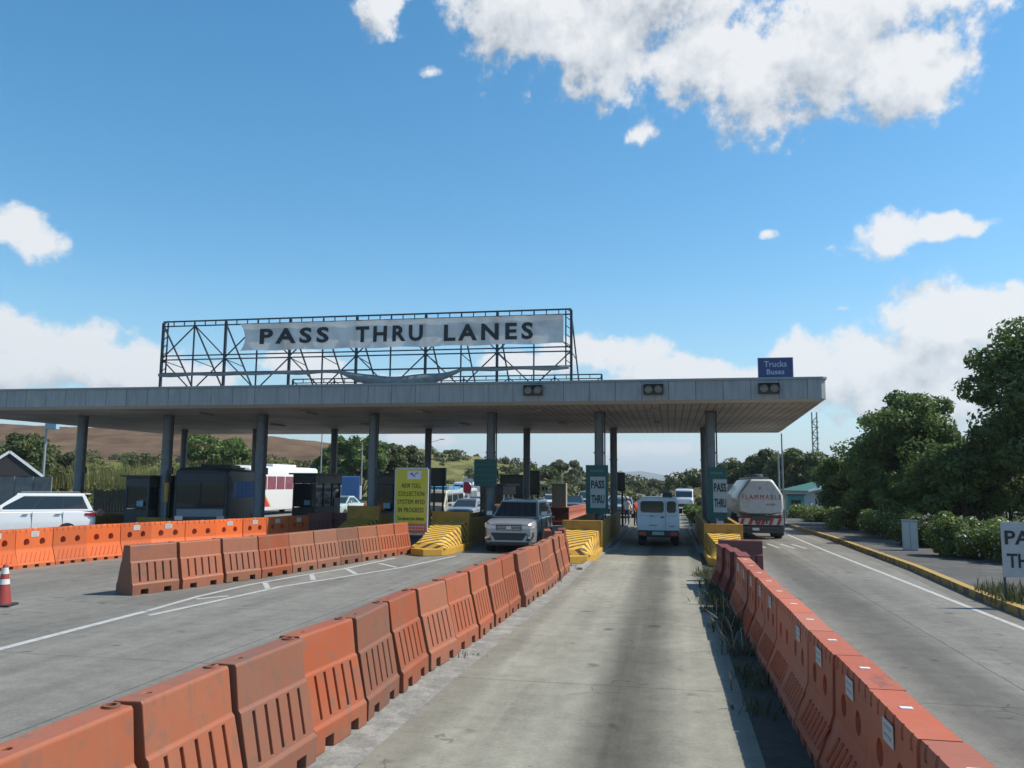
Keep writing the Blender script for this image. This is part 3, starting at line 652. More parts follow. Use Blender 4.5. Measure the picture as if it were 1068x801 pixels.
for w, pa, pb in (('PASS', 271, 343), ('THRU', 371, 441), ('LANES', 463, 556)):
    yc = {'PASS': 350, 'THRU': 348, 'LANES': 346}[w]
    a = at(pa, yc, BY-.16); b = at(pb, yc, BY-.16)
    text(w, 'lettering', lt, ban, ((a.x+b.x)/2-(bx0+bx1)/2, -.045, (a.z+b.z)/2-bz0), .68 if w != 'LANES' else .70, b.x-a.x, bold=.034, spacing=1.35)
# rolled tarpaulin sagging along the lower chord
mb = MB(); tarp = mat('grey_tarpaulin', (.22, .23, .23), .8, .2, scale=4, dirt=(.12, .12, .12), dirtamt=.6)
xa, xb = -22.0, -3.9; prev = None; r = random.Random(3)
rings = []
for i in range(91):
    u = i/90; x = xa+(xb-xa)*u; sag = max(0, 1-abs((x+10.9)/2.6)**2)*.5
    z = 7.04-sag+.02*math.sin(x*3); rr = .075+.03*math.sin(x*2.3)*.5+sag*.26
    rings.append([(x, BY-.12+rr*.8*math.cos(a), z+rr*math.sin(a)*(1+sag*.8)) for a in [2*PI*q/8 for q in range(8)]])
mb.loft(rings)
tag(mb.build('rolled_tarpaulin', tarp, smooth=50), 'dirty grey rolled tarpaulin sagging along the foot of the billboard frame', 'tarpaulin')

# ------------------------------------------------------------------ plastic barriers
def plastic(name, c, fade, rough=.55):
    m = bpy.data.materials.new(name); m.use_nodes = True; t = m.node_tree; L = t.links; p = t.nodes['Principled BSDF']
    tc = t.nodes.new('ShaderNodeTexCoord'); oi = t.nodes.new('ShaderNodeObjectInfo')
    off = t.nodes.new('ShaderNodeVectorMath'); off.operation = 'ADD'; L.new(tc.outputs['Object'], off.inputs[0])
    cbx = t.nodes.new('ShaderNodeCombineXYZ'); L.new(M_(t, 'MULTIPLY', oi.outputs['Random'], 37.0), cbx.inputs[0]); L.new(M_(t, 'MULTIPLY', oi.outputs['Random'], 91.0), cbx.inputs[1]); L.new(cbx.outputs[0], off.inputs[1])
    def noise(sc, d=8, r=.65):
        n = t.nodes.new('ShaderNodeTexNoise'); n.inputs['Scale'].default_value = sc; n.inputs['Detail'].default_value = d; n.inputs['Roughness'].default_value = r; L.new(off.outputs[0], n.inputs['Vector']); return n.outputs['Fac']
    n1 = noise(1.6); n2 = noise(5.5); n3 = noise(30, 4)
    def mr(v, a, b, c0, c1):
        q = t.nodes.new('ShaderNodeMapRange'); q.interpolation_type = 'SMOOTHSTEP'; L.new(v, q.inputs['Value'])
        for nme, val in (('From Min', a), ('From Max', b), ('To Min', c0), ('To Max', c1)): q.inputs[nme].default_value = val
        return q.outputs[0]
    def mix(f, a, b):
        q = t.nodes.new('ShaderNodeMix'); q.data_type = 'RGBA'
        if isinstance(f, float): q.inputs[0].default_value = f
        else: L.new(f, q.inputs[0])
        for s, v in ((6, a), (7, b)):
            if isinstance(v, tuple): q.inputs[s].default_value = (*v, 1)
            else: L.new(v, q.inputs[s])
        return q.outputs[2]
    # object-to-object fading of the plastic, bleached patches, dark grime
    base = mix(M_(t, 'MULTIPLY', oi.outputs['Random'], fade[1], clamp=True), c, fade[0])
    col = mix(mr(n1, .42, .68, 0, .5), base, fade[0])
    col = mix(mr(n2, .50, .72, 0, fade[3]), col, fade[2])
    s = t.nodes.new('ShaderNodeSeparateXYZ'); L.new(tc.outputs['Object'], s.inputs[0])
    mps = t.nodes.new('ShaderNodeMapping'); mps.inputs['Scale'].default_value = (1, .35, 9); L.new(off.outputs[0], mps.inputs[0])
    ns = t.nodes.new('ShaderNodeTexNoise'); ns.inputs['Scale'].default_value = 3.5; ns.inputs['Detail'].default_value = 6; ns.inputs['Roughness'].default_value = .7; L.new(mps.outputs[0], ns.inputs['Vector'])
    col = mix(M_(t, 'MULTIPLY', mr(ns.outputs['Fac'], .60, .70, 0, .5), mr(n1, .45, .6, 0, 1)), col, (.07, .055, .05))
    mpd = t.nodes.new('ShaderNodeMapping'); mpd.inputs['Scale'].default_value = (6, 6, .5); L.new(off.outputs[0], mpd.inputs[0])
    nd = t.nodes.new('ShaderNodeTexNoise'); nd.inputs['Scale'].default_value = 2.2; nd.inputs['Detail'].default_value = 5; L.new(mpd.outputs[0], nd.inputs['Vector'])
    col = mix(mr(nd.outputs['Fac'], .52, .75, 0, .45), col, fade[2])
    dirty = M_(t, 'GREATER_THAN', M_(t, 'FRACT', M_(t, 'MULTIPLY', oi.outputs['Random'], 7.31)), .76)
    col = mix(M_(t, 'MULTIPLY', dirty, .4), col, fade[2])
    lowd = M_(t, 'MULTIPLY', mr(s.outputs[2], .0, .22, .55, 0), n2)      # splashed dirt near the ground
    col = mix(lowd, col, (.13, .11, .09))
    hs = t.nodes.new('ShaderNodeHueSaturation'); L.new(col, hs.inputs['Color']); L.new(M_(t, 'ADD', .86, M_(t, 'MULTIPLY', M_(t, 'FRACT', M_(t, 'MULTIPLY', oi.outputs['Random'], 13.7)), .3)), hs.inputs['Value'])
    L.new(hs.outputs[0], p.inputs['Base Color']); p.inputs['Roughness'].default_value = rough; p.inputs['Specular IOR Level'].default_value = .35
    bp = t.nodes.new('ShaderNodeBump'); bp.inputs['Strength'].default_value = .15; bp.inputs['Distance'].default_value = .01; L.new(n3, bp.inputs['Height']); L.new(bp.outputs[0], p.inputs['Normal'])
    return m
redp = plastic('faded_red_plastic', (.31, .072, .026), ((.28, .115, .066), .9, (.14, .098, .075), .7))
orgp = plastic('orange_plastic', (.68, .12, .022), ((.5, .14, .05), .35, (.42, .11, .045), .25))
pinkp = plastic('sun_faded_orange_plastic', (.44, .092, .036), ((.44, .155, .09), .7, (.28, .10, .065), .4))
maroonp = plastic('maroon_plastic', (.16, .03, .025), ((.2, .06, .05), .5, (.10, .05, .045), .5))

LA = 1.10
def make_A():
    mb = MB(); half = [(.29, 0), (.29, .22), (.262, .255), (.172, .69), (.150, .715), (.112, 1.04), (.098, 1.06)]
    prof = half+[(-x, z) for x, z in half[::-1]]
    mb.prism(prof, -LA/2, LA/2)
    o = mb.build('body', redp)
    ct = MB()
    for s in (-1, 1):
        ang = math.atan2(.09, .435)
        for k in range(5):
            y = (k-2)*.185
            R = Matrix.Rotation(-s*ang, 3, 'Y')
            ct.box((s*(.217+.01), y, .475), (.10, .042, .40), R)
    for y in (-.27, .27): ct.box((0, y, .03), (1.0, .17, .17))
    cut(o, ct)
    ct = MB()
    for y in (-LA/2, LA/2):
        for s in (-1, 1): pass
    ct2 = MB(); ct2.tube((0, LA/2-.07, .95), (0, LA/2-.07, 1.2), .035, n=12); ct2.tube((0, -LA/2+.22, .99), (0, -LA/2+.22, 1.2), .028, n=12); cut(o, ct2)
    md = o.modifiers.new('bv', 'BEVEL'); md.width = .011; md.segments = 2; md.limit_method = 'ANGLE'; md.angle_limit = math.radians(28); md.use_clamp_overlap = True
    bake(o); return o
def make_ring():
    mb = MB(); pr = [(.034, 0), (.054, 0), (.056, .008), (.054, .018), (.034, .018), (.034, 0)]; n = 16
    mb.add([(r*math.cos(2*PI*i/n), r*math.sin(2*PI*i/n), z) for r, z in pr[:5] for i in range(n)], [(j*n+i, j*n+(i+1) % n, ((j+1) % 5)*n+(i+1) % n, ((j+1) % 5)*n+i) for j in range(5) for i in range(n)])
    return mb.build('connector_ring', redp, smooth=50)
def make_B():
    mb = MB(); half = [(.30, 0), (.30, .09), (.285, .12), (.165, .44), (.15, .49), (.135, .955), (.125, 1.0)]
    mb.prism(half+[(-x, z) for x, z in half[::-1]], -.605, .605)
    o = mb.build('body', orgp); ct = MB()
    for y in (-.26, .26): ct.tube((-.5, y, .655), (.5, y, .655), .095, n=20)
    for y in (-.38, 0, .38): ct.box((0, y, .02), (1, .14, .11))
    for k in range(6):
        y = -.5+k*.2
        for s in (-1, 1): ct.tube((s*.15, y, .9), (s*.15, y, 1.05), .035, n=8)
    cut(o, ct)
    md = o.modifiers.new('bv', 'BEVEL'); md.width = .009; md.segments = 2; md.limit_method = 'ANGLE'; md.angle_limit = math.radians(28); bake(o)
    # raised slanted ribs on the sloping skirt
    m2 = MB()
    for s in (-1, 1):
        for k in range(7):
            y0 = -.52+k*.15; a = Vector((s*.272, y0, .16)); b = Vector((s*.186, y0+.12*s, .385)); m2.bar(a, b, .03, .025)
    rb = m2.build('rib', orgp); bm = bmesh.new(); bm.from_mesh(o.data); bm.from_mesh(rb.data); bm.to_mesh(o.data); bm.free(); bpy.data.objects.remove(rb)
    return o
A_body = make_A(); A_ring = make_ring(); B_body = make_B()
lb = MB(); lb.box((0, 0, 0), (.006, .26, .15)); B_label = lb.build('label_plate', mat('label_white', (.48, .48, .44), .5, .1, dirt=(.4, .38, .34), dirtamt=.5, dscale=9))
lb = MB()
for k in range(2): lb.box((0, 0, .035-.06*k), (.008, .17, .018))
B_mark = lb.build('label_text', mat('label_grey', (.35, .35, .36), .6))
lb = MB(); lb.box((0, 0, .012), (.085, .05, .02)); B_refl = lb.build('reflector', plate, bevel=.004)
protoset = [A_body, A_ring, B_body, B_label, B_mark, B_refl]
meshcache = {}
def inst(src, parent, loc=(0, 0, 0), m=None, rz=0):
    o = src.copy()
    if m is not None and src.data.materials[0] != m:
        key = (src.data.name, m.name)
        if key not in meshcache:
            me = src.data.copy(); me.materials[0] = m; meshcache[key] = me
        o.data = meshcache[key]
    C.objects.link(o); o.parent = parent; o.location = loc; o.rotation_euler = (0, 0, rz); return o
def barA(p, rz, label, group, m=redp, tilt=0, ring=True):
    e = empty('traffic_barrier', (p[0], p[1], 0), rz, label, 'barrier', group); e.rotation_euler = (tilt*.3, tilt, rz)
    b = inst(A_body, e, m=m)
    if ring: inst(A_ring, e, (0, LA/2-.07, 1.058), m)
    return e
def barB(p, rz, label, group, m=orgp, lab=True, refl=True, tilt=0):
    e = empty('traffic_barrier', (p[0], p[1], 0), rz, label, 'barrier', group); e.rotation_euler = (0, tilt, rz)
    inst(B_body, e, m=m)
    if lab:
        for s in (-1, 1): l = inst(B_label, e, (s*.147, 0, .86)); inst(B_mark, l, (s*.0045, 0, 0))
    if refl: inst(B_refl, e, (0, .1, .985))
    return e
def ordn(i): return ['nearest', 'second', 'third', 'fourth', 'fifth', 'sixth', 'seventh', 'eighth', 'ninth', 'tenth', 'eleventh', 'twelfth', 'thirteenth', 'fourteenth', 'fifteenth', 'sixteenth', 'seventeenth', 'eighteenth', 'nineteenth', 'twentieth', 'twenty-first', 'twenty-second'][i]
def along(pts, step, n, start=0.0):
    out = []; s = start; seg = 0; acc = 0
    P = [Vector(p) for p in pts]
    lens = [(P[i+1]-P[i]).length for i in range(len(P)-1)]
    for k in range(n):
        d = start+step*k; i = 0
        while i < len(lens)-1 and d > lens[i]: d -= lens[i]; i += 1
        q = P[i].lerp(P[i+1], d/lens[i]); dr = P[i+1]-P[i]; out.append((q, math.atan2(-dr.x, dr.y)))
    return out
rr = random.Random(5)
g1 = 'faded red barriers in the long row left of the pass lane'
row = along([(-3.62, .4), (-3.47, 6.4), (-3.42, 10.5), (-3.32, 15), (-3.08, 19.4), (-3.12, 23), (-3.3, 25.2)], 1.165, 20, 1.6)
for i, (q, a) in enumerate(row):
    lab = ('%s ribbed brick red barrier from the camera in the row left of the pass lane' % ordn(i).capitalize()) if i else 'Nearest ribbed brick red barrier, in the bottom left corner of the view'
    barA((q.x+rr.uniform(-.03, .03), q.y), a+rr.uniform(-.055, .055), lab, g1, m=redp, tilt=rr.uniform(-.035, .035))
barA((-3.42, 26.0), math.radians(5), 'Maroon barrier turned edge-on at the far end of the left row', 'barriers at the far end of the left row', m=maroonp)
barA((-3.75, 25.2), math.radians(10), 'Faded red barrier turned edge-on, just before the maroon one ending the left row', 'barriers at the far end of the left row')

g2 = 'faded red barriers in the row across the gore left'
js = [(-11.45, 16.1), (-11.05, 17.25), (-10.68, 18.6), (-10.35, 19.75), (-10.1, 21.0), (-9.92, 22.2), (-9.72, 23.4), (-9.5, 24.55), (-9.3, 25.7), (-9.12, 26.85), (-9.0, 28.0)]
for i in range(len(js)-1):
    a = Vector(js[i]); b = Vector(js[i+1]); d = b-a; nrm = Vector((-d.y, d.x)).normalized(); c = (a+b)/2+nrm*.28
    e = barA(c, math.atan2(-d.x, d.y), '%s ribbed red barrier from the left end of the row beside the hatched lines' % (ordn(i).capitalize() if i else 'First, broadside,'), g2, tilt=rr.uniform(-.02, .02))
    e.scale = (1, max(.93, min(1.12, (d.length-.03)/LA)), 1)

g3 = 'orange barriers with two holes in the row behind on the left'
rowb = along([(-18.3, 16.6), (-18.1, 20), (-17.75, 22.6), (-17.2, 24.9), (-16.3, 26.7), (-15.7, 28.6), (-15.0, 31.2)], 1.235, 12, 1.6)
for i, (q, a) in enumerate(rowb):
    barB(q, a, '%s orange two-holed barrier%s from the left, row in front of the white SUV' % (ordn(i).capitalize() if i else 'First', '' if i not in (3, 4, 7, 12) else ' without label'), g3, lab=i not in (3, 4, 7, 12), refl=True).scale = (1, 1, 1.07)
q, a = Vector((-18.5, 16.9)), .08
barA(q, a, 'Ribbed faded red barrier at the far left edge, next to the orange two-holed row', 'left edge barriers')

g4 = 'sun-faded orange barriers in the row right of the pass lane'
for i in range(14):
    y = 1.15+i*1.228; x = 1.60-.0105*(y-2)
    if y > 17.6: continue
    barB((x+rr.uniform(-.012, .012), y), rr.uniform(-.012, .012), '%s sun-faded orange barrier from the camera in the row right of the pass lane' % ordn(i).capitalize(), g4, m=pinkp, lab=i not in (0, 1, 8), refl=True)
g5 = 'maroon barriers at the far end of the right row'
for i, (x, y, a) in enumerate(((1.50, 18.6, .0), (1.40, 19.8, .03), (1.28, 21.0, .05))):
    barB((x, y), a, '%s maroon barrier in the right row, beyond the faded orange ones' % ('First', 'Second', 'Third')[i], g5, m=maroonp, lab=False, refl=False)
barA((1.75, 22.3), PI/2, 'Maroon barrier set crosswise at the far end of the right row', g5, m=maroonp, ring=False)
# shaded barriers beyond the orange row, and beyond the plaza
for i, (x, y, a, l) in enumerate(((-15.6, 35.0, -1.2, 'Maroon ribbed barrier in the shade just right of the orange row'), (-14.9, 35.5, -1.3, 'Second maroon ribbed barrier in the shade, right of the orange row'))):
    barA((x, y), a, l, 'shaded barriers right of the orange row', m=maroonp)
for i in range(7):
    t_ = i/6; x = -6.45+.35*t_*1.2; y = 50.8+i*1.24
    barB((x, y), -.06, '%s pale orange barrier from the tan cabinet in the row beyond the silver SUV' % ('First', 'Second', 'Third', 'Fourth', 'Fifth', 'Sixth', 'Seventh')[i], 'orange barriers beyond the plaza', m=pinkp, lab=False, refl=False)
barA((-6.5, 48.7), PI/2, 'Dark red barrier standing crosswise under the tan cabinet beyond the silver SUV', 'barriers by the tan cabinet', m=maroonp)
e = barB((-28.2, 35.6), .8, 'Orange barrier tipped over behind the tail of the white SUV', 'left edge barriers', m=orgp, lab=False); e.rotation_euler = (.35, .9, .8); e.location.z = .25
for o in protoset: bpy.data.objects.remove(o)

# ------------------------------------------------------------------ striped yellow islands
def stripe_mat(k=1.0, nm='chevron_stripes'):
    m = bpy.data.materials.new(nm); m.use_nodes = True; t = m.node_tree; L = t.links; p = t.nodes['Principled BSDF']
    tc = t.nodes.new('ShaderNodeTexCoord'); s = t.nodes.new('ShaderNodeSeparateXYZ'); L.new(tc.outputs['Object'], s.inputs[0])
    n = t.nodes.new('ShaderNodeTexNoise'); n.inputs['Scale'].default_value = 5; n.inputs['Detail'].default_value = 8; L.new(tc.outputs['Object'], n.inputs['Vector'])
    u = M_(t, 'ADD', M_(t, 'ADD', M_(t, 'SUBTRACT', s.outputs[1], M_(t, 'MULTIPLY', M_(t, 'ABSOLUTE', M_(t, 'ADD', s.outputs[0], .35)), .8)), M_(t, 'MULTIPLY', s.outputs[2], k)), M_(t, 'MULTIPLY', n.outputs['Fac'], .02))
    q = M_(t, 'LESS_THAN', M_(t, 'MODULO', M_(t, 'ADD', u, 50), .36), .14)
    mc = t.nodes.new('ShaderNodeMix'); mc.data_type = 'RGBA'; L.new(q, mc.inputs[0]); mc.inputs[6].default_value = (.62, .36, .04, 1); mc.inputs[7].default_value = (.09, .05, .025, 1)
    m2 = t.nodes.new('ShaderNodeMix'); m2.data_type = 'RGBA'; L.new(M_(t, 'MULTIPLY', M_(t, 'GREATER_THAN', n.outputs['Fac'], .6), .4), m2.inputs[0]); L.new(mc.outputs[2], m2.inputs[6]); m2.inputs[7].default_value = (.3, .22, .12, 1)
    L.new(m2.outputs[2], p.inputs['Base Color']); p.inputs['Roughness'].default_value = .7
    return m
yel = mat('yellow_paint', (.52, .29, .03), .65, .12, dirt=(.32, .20, .07), dirtamt=.6, dscale=2)
stm = stripe_mat(); stm2 = stripe_mat(-1.6, 'chevron_stripes_reversed'); yel_shade = mat('yellow_paint_shaded', (.38, .20, .03), .7, .15, dirt=(.14, .09, .04), dirtamt=.6)  # end and side walls: island yellow darkened to paint in their shade
pale_y = mat('pale_worn_top', (.50, .36, .12), .8, .2, dirt=(.3, .25, .15), dirtamt=.5)
def island(x0, x1, yn, yw, zw, label, hr=.95, back=47, nose=0.0, group='striped concrete islands between the toll lanes', sm=None, sw=1.1):
    """nose of the ramp at yn, wall at yw (height zw)"""
    o = empty('toll_island', ((x0+x1)/2, yn, 0), 0, label, 'toll island', group); cx = (x0+x1)/2
    def P(x, y, z): return (x-cx, y-yn, z)
    mb = MB()   # kerb base with a pointed nose
    pts = [(x0, yw+.4), (x0, yn+.9), (x0+.2, yn+.25), (cx, yn-.15), (x1-.2, yn+.25), (x1, yn+.9), (x1, yw+.4)]
    mb.prism([(x-cx, y-yn) for x, y in pts], 0, .24, 'Z'); mb.build('kerb_base', yel, o, bevel=.02)
    b = .1; i0, i1 = x0+b, x1-b; tpr = .44
    y0, y1 = yn+.35, yw-.003
    low = []; top = []; NS = 8
    mb = MB()
    for k in range(NS+1):
        u = k/NS; y = y0+(y1-y0)*u; zz = .40+(hr-.40)*(u**.8); ins = .02+.34*(1-u)**1.2; yy = y+.1*(1-u)
        low += [P(i0, y, .243), P(i1, y, .243)]; top += [P(i0+ins, yy, zz), P(i1-ins, yy, zz)]
    nn = len(low); mb.add(low+top, [(2*k, 2*k+2, nn+2*k+2, nn+2*k) for k in range(NS)]+[(2*k+1, nn+2*k+1, nn+2*k+3, 2*k+3) for k in range(NS)]+[(0, nn, nn+1, 1), (nn-2, nn-1, 2*nn-1, 2*nn-2)], 0)
    mb.add(top, [(2*k, 2*k+1, 2*k+3, 2*k+2) for k in range(NS)], 1)
    mb.build('ramp', [sm or stm, sm or stm], o)
    mb = MB(); mb.box(P(cx, yw+.11, zw/2), (x1-x0-.04, .22, zw)); mb.build('end_wall', yel_shade, o, bevel=.015)
    mb = MB()
    for x in (x0+.12, x1-.12): mb.box(P(x, (yw+.22+back-6)/2+.001, sw/2), (.14, back-6-yw-.22, sw))
    mb.build('side_wall', yel_shade, o, bevel=.01)
    mb = MB(); mb.box(P(cx, (yw+.4+back)/2, .074), (x1-x0, back-yw-.4, .148)); mb.build('plinth', concrete, o)
    return o
island(-8.95, -7.45, 26.9, 30.2, 1.38, 'yellow and black striped toll island left of the silver SUV, beside the yellow notice board', hr=1.02)
island(-3.85, -2.4, 25.7, 29.4, 1.17, 'yellow and black striped toll island between the silver SUV and the white van', hr=.84, sm=stm2)
island(1.1, 2.45, 25.6, 29.6, 1.12, 'yellow striped toll island right of the white van, behind the maroon barriers', hr=.80, sm=stm2)
island(-13.6, -12.1, 30.2, 33.2, 1.45, 'shaded yellow toll island behind the yellow notice board', hr=.9)
island(-18.9, -17.3, 30.9, 33.4, 0.8, 'shaded toll island behind the right end of the orange barrier row', hr=.6, sw=.75)
island(-23.6, -22.1, 30.5, 33.2, 0.8, 'shaded toll island left of the dark bus', hr=.6, sw=.75)
island(-28.2, -26.6, 31.0, 33.2, 0.8, 'leftmost toll island behind the white SUV', hr=.6, sw=.75)

# ------------------------------------------------------------------ booths
bdark = mat('booth_grey', (.06, .065, .07), .5, .15, dirt=(.03, .03, .03), dirtamt=.5)
def booth(cx, y, label, w=1.25, l=3.2, h=2.65):
    o = empty('toll_booth', (cx, y, .148), 0, label, 'toll booth', 'toll booths on the islands')
    mb = MB(); mb.box((0, 0, .5), (w, l, 1.0)); mb.box((0, 0, h-.22), (w, l, .44))
    for sx in (-1, 1):
        for yy in (-l/2+.05, -l*.17, l*.17, l/2-.05): mb.box((sx*(w/2-.04), yy, 1.6), (.07, .08, 1.3))
    mb.build('shell', bdark, o, bevel=.01)
    mb = MB(); mb.box((0, 0, h+.04), (w+.3, l+.4, .08)); mb.build('roof', dsteel, o)
    for sx in (-1, 1):
        for yy in (-l/3, 0, l/3):
            mb = MB(); mb.box((sx*(w/2-.06), yy, 1.61), (.015, l/3-.1, 1.16)); mb.build('window', dglass, o)
    for sy in (-1, 1): mb = MB(); mb.box((0, sy*(l/2-.06), 1.61), (w-.16, .015, 1.16)); mb.build('window', dglass, o)
    mb = MB(); mb.box((w/2+.01, l/3, .75), (.02, .7, 1.4)); mb.build('door', mat('booth_door', (.10, .11, .12), .5), o)
    mb = MB(); mb.box((.2, -l/2-.03, 1.25), (.32, .02, .24)); mb.build('notice', mat('notice_blue', (.25, .42, .5), .6), o)
    return o
booth(-12.85, 37.2, 'dark toll booth directly behind the yellow notice board')
booth(-18.2, 40.4, 'dark toll booth behind the right end of the orange barrier row')
booth(-23.75, 34.6, 'dark toll booth to the left of the dark bus', w=1.2, l=2.5, h=2.45)
booth(-8.2, 39, 'dark toll booth on the island behind the green board', h=2.2, w=1.1)

# ------------------------------------------------------------------ lane boards
def lane_board(px, py0, py1, pxa, pxb, Y, label, words=True, sh=.04):
    a = at(pxa, py0, Y); b = at(pxb, py1, Y); w = b.x-a.x; h = a.z-b.z; cx = (a.x+b.x)/2
    o = empty('lane_board', (cx, Y, b.z), 0, label, 'sign board', 'green boards on the toll columns')
    mb = MB(); mb.box((0, 0, h/2), (w, .12, h)); mb.build('panel', green_board, o, bevel=.01)
    mb = MB()
    for x in (-w/2+.02, w/2-.02): mb.box((x, -.063, h/2), (.035, .012, h))
    for z in (.02, h-.02): mb.box((0, -.063, z), (w-.08, .012, .035))
    mb.build('frame', mat('board_frame', (.03, .10, .10), .5), o)
    mb = MB()
    for z in (.3, h-.3): mb.box((0, .12, z), (.5, .12, .06))
    mb.build('bracket', dsteel, o)
    if words:
        mb = MB(); mb.box((sh, -.075, h*.44), (w*.68, .02, h*.64)); mb.build('insert', palep, o)
        text('PASS', 'lettering', ink, o, (sh, -.089, h*.60), h*.17, w*.60, bold=.03); text('THRU', 'lettering', ink, o, (sh, -.089, h*.30), h*.17, w*.58, bold=.03)
        mb = MB(); mb.box((.0, -.07, h*.88), (w*.6, .01, h*.05)); mb.build('small_print', mat('pale_green', (.05, .16, .15), .6), o)
    else:
        mb = MB()
        for k in range(4): mb.box((0, -.07, h*(.2+.2*k)), (w*.8, .01, .02))
        mb.build('slat_line', mat('pale_green', (.05, .16, .15), .6), o)
    return o
lane_board(623, 485, 536, 611, 634.5, 33.6, 'green board with pass thru panel on the column left of the white van')
lane_board(748, 487, 541, 736.5, 759, 33.6, 'green board with pass thru panel on the column right of the white van', sh=.12)
lane_board(506, 479, 507, 495, 518, 33.6, 'plain dark green board on the column above the silver SUV', words=False)
mb = MB(); p = at(751, 547, 33.3); q = empty('white_box', (p.x, 33.3, p.z), 0, 'small white electrical box below the right pass thru board', 'electrical box')
mb.box((0, 0, 0), (.27, .14, .27)); mb.build('case', white, q, bevel=.01)
mb = MB(); mb.box((0, -.075, 0), (.22, .01, .22)); mb.build('door', plate, q); mb = MB(); mb.tube((0, .05, -.13), (0, .05, -p.z+1.0), .02); mb.build('conduit', steel, q)
def dark_panel(pxa, pya, pxb, pyb, Y, label, pole=None):
    a = at(pxa, pya, Y); b = at(pxb, pyb, Y); w = b.x-a.x; h = a.z-b.z
    o = empty('display_panel', ((a.x+b.x)/2, Y, 0), 0, label, 'display panel', 'dark display panels behind the lanes')
    mb = MB(); mb.box((0, 0, b.z+h/2), (w, .25, h)); mb.build('housing', blackp, o, bevel=.02)
    mb = MB(); mb.box((0, -.128, b.z+h/2), (w*.88, .01, h*.85)); mb.build('screen', mat('screen_dark', (.03, .03, .032), .3), o)
    mb = MB(); mb.tube((w*.3, .05, 0), (w*.3, .05, b.z), .06); mb.tube((-w*.3, .05, 0), (-w*.3, .05, b.z), .06); mb.build('post', dsteel, o)
dark_panel(450, 488, 465, 507, 46, 'black display panel between the yellow notice and the green board')
dark_panel(522, 495, 549, 520, 46, 'wide black display panel left of the column behind the silver SUV')
dark_panel(552, 491, 563, 516, 46.5, 'narrow black display panel right of the column behind the silver SUV')
dark_panel(637, 493, 652, 512, 45.2, 'black display panel beside the column left of the white van')
# yellow notice board
YN = 28.6; a = at(415, 489, YN); b = at(447, 557, YN); w = 1.22; h = a.z-b.z; cx = (at(411, 557, YN).x+at(447, 489, YN).x)/2
o = empty('notice_board', (cx, YN, 0), 0, 'tall yellow notice about a new toll collection system with an orange foot strip', 'notice board')
mb = MB(); mb.box((0, 0, b.z+h/2), (w, .05, h)); mb.build('panel', mat('notice_yellow', (.56, .46, .03), .55, .06), o)
mb = MB(); mb.box((0, -.028, b.z+.2), (w-.06, .012, .32)); mb.build('foot_strip', mat('notice_orange', (.62, .12, .06), .55, .06), o)
mb = MB(); mb.box((.1, -.028, b.z+h-.22), (.52, .012, .3)); mb.build('logo_patch', mat('notice_white', (.6, .58, .62), .6), o)
mb = MB(); R45 = Matrix.Rotation(.5, 3, 'Y'); mb.box((.05, -.036, b.z+h-.22), (.2, .006, .04), R45); mb.box((.18, -.036, b.z+h-.16), (.14, .006, .03), Matrix.Rotation(-.4, 3, 'Y')); mb.box((.0, -.036, b.z+h-.17), (.1, .006, .035), Matrix.Rotation(-.7, 3, 'Y'))
mb.build('logo_mark', mat('logo_dark', (.12, .06, .1), .6), o)
mb = MB()
for x in (-w/2, w/2): mb.box((x, 0, (b.z+h)/2), (.05, .07, b.z+h))
for z in (b.z-.02, b.z+h+.02): mb.box((0, 0, z), (w-.052, .07, .05))
mb.build('frame', mat('pale_frame', (.45, .47, .47), .5), o)
for i, (s, ww) in enumerate((('NEW TOLL', .72), ('COLLECTION', .98), ('SYSTEM RFID', 1.02), ('IN PROGRESS', .95))):
    text(s, 'lettering', ink, o, (0, -.03, b.z+h*(.74-.125*i)), .17, ww, bold=.0, spacing=1.12)
text('To serve you better', 'lettering', ink, o, (0, -.03, b.z+h*.225), .17, 1.02, bold=.006)
mb = MB(); r = random.Random(2)
for row in range(2):
    x = -.5
    while x < .48:
        ww = r.uniform(.04, .1); mb.box((x+ww/2, -.036, b.z+.255-.1*row), (ww, .005, .05)); x += ww+.03
mb.build('small_print', mat('notice_pale', (.6, .45, .38), .6), o)
mb = MB(); mb.box((-w*.3, .25, .03), (.06, .9, .05)); mb.box((w*.3, .25, .03), (.06, .9, .05)); mb.bar((-w*.3, .05, b.z+.4), (-w*.3, .6, .05), .04, .04); mb.bar((w*.3, .05, b.z+.4), (w*.3, .6, .05), .04, .04); mb.build('back_stay', dsteel, o)
# right-hand PASS THRU sign
SY = 18.9; p = at(1049, 620, SY); w = 1.0
o = empty('pass_thru_sign', (p.x+w/2-.02, SY, .14), 0, 'white pass thru sign on two thin posts at the right edge among weeds', 'sign')
zt_ = at(1050, 544.5, SY).z-.14; zb_ = at(1050, 602, SY).z-.14
mb = MB(); mb.box((0, 0, (zt_+zb_)/2), (w, .03, zt_-zb_)); mb.build('panel', palep, o)
mb = MB()
for x in (-w/2+.03, w/2-.03): mb.box((x, .035, zt_/2-.1), (.04, .04, zt_+.2))
mb.build('post', dsteel, o)
hh = zt_-zb_
text('PASS', 'lettering', ink, o, (.0, -.018, zb_+hh*.72), hh*.26, w*.88, bold=.02); text('THRU', 'lettering', ink, o, (.0, -.018, zb_+hh*.30), hh*.26, w*.84, bold=.02)

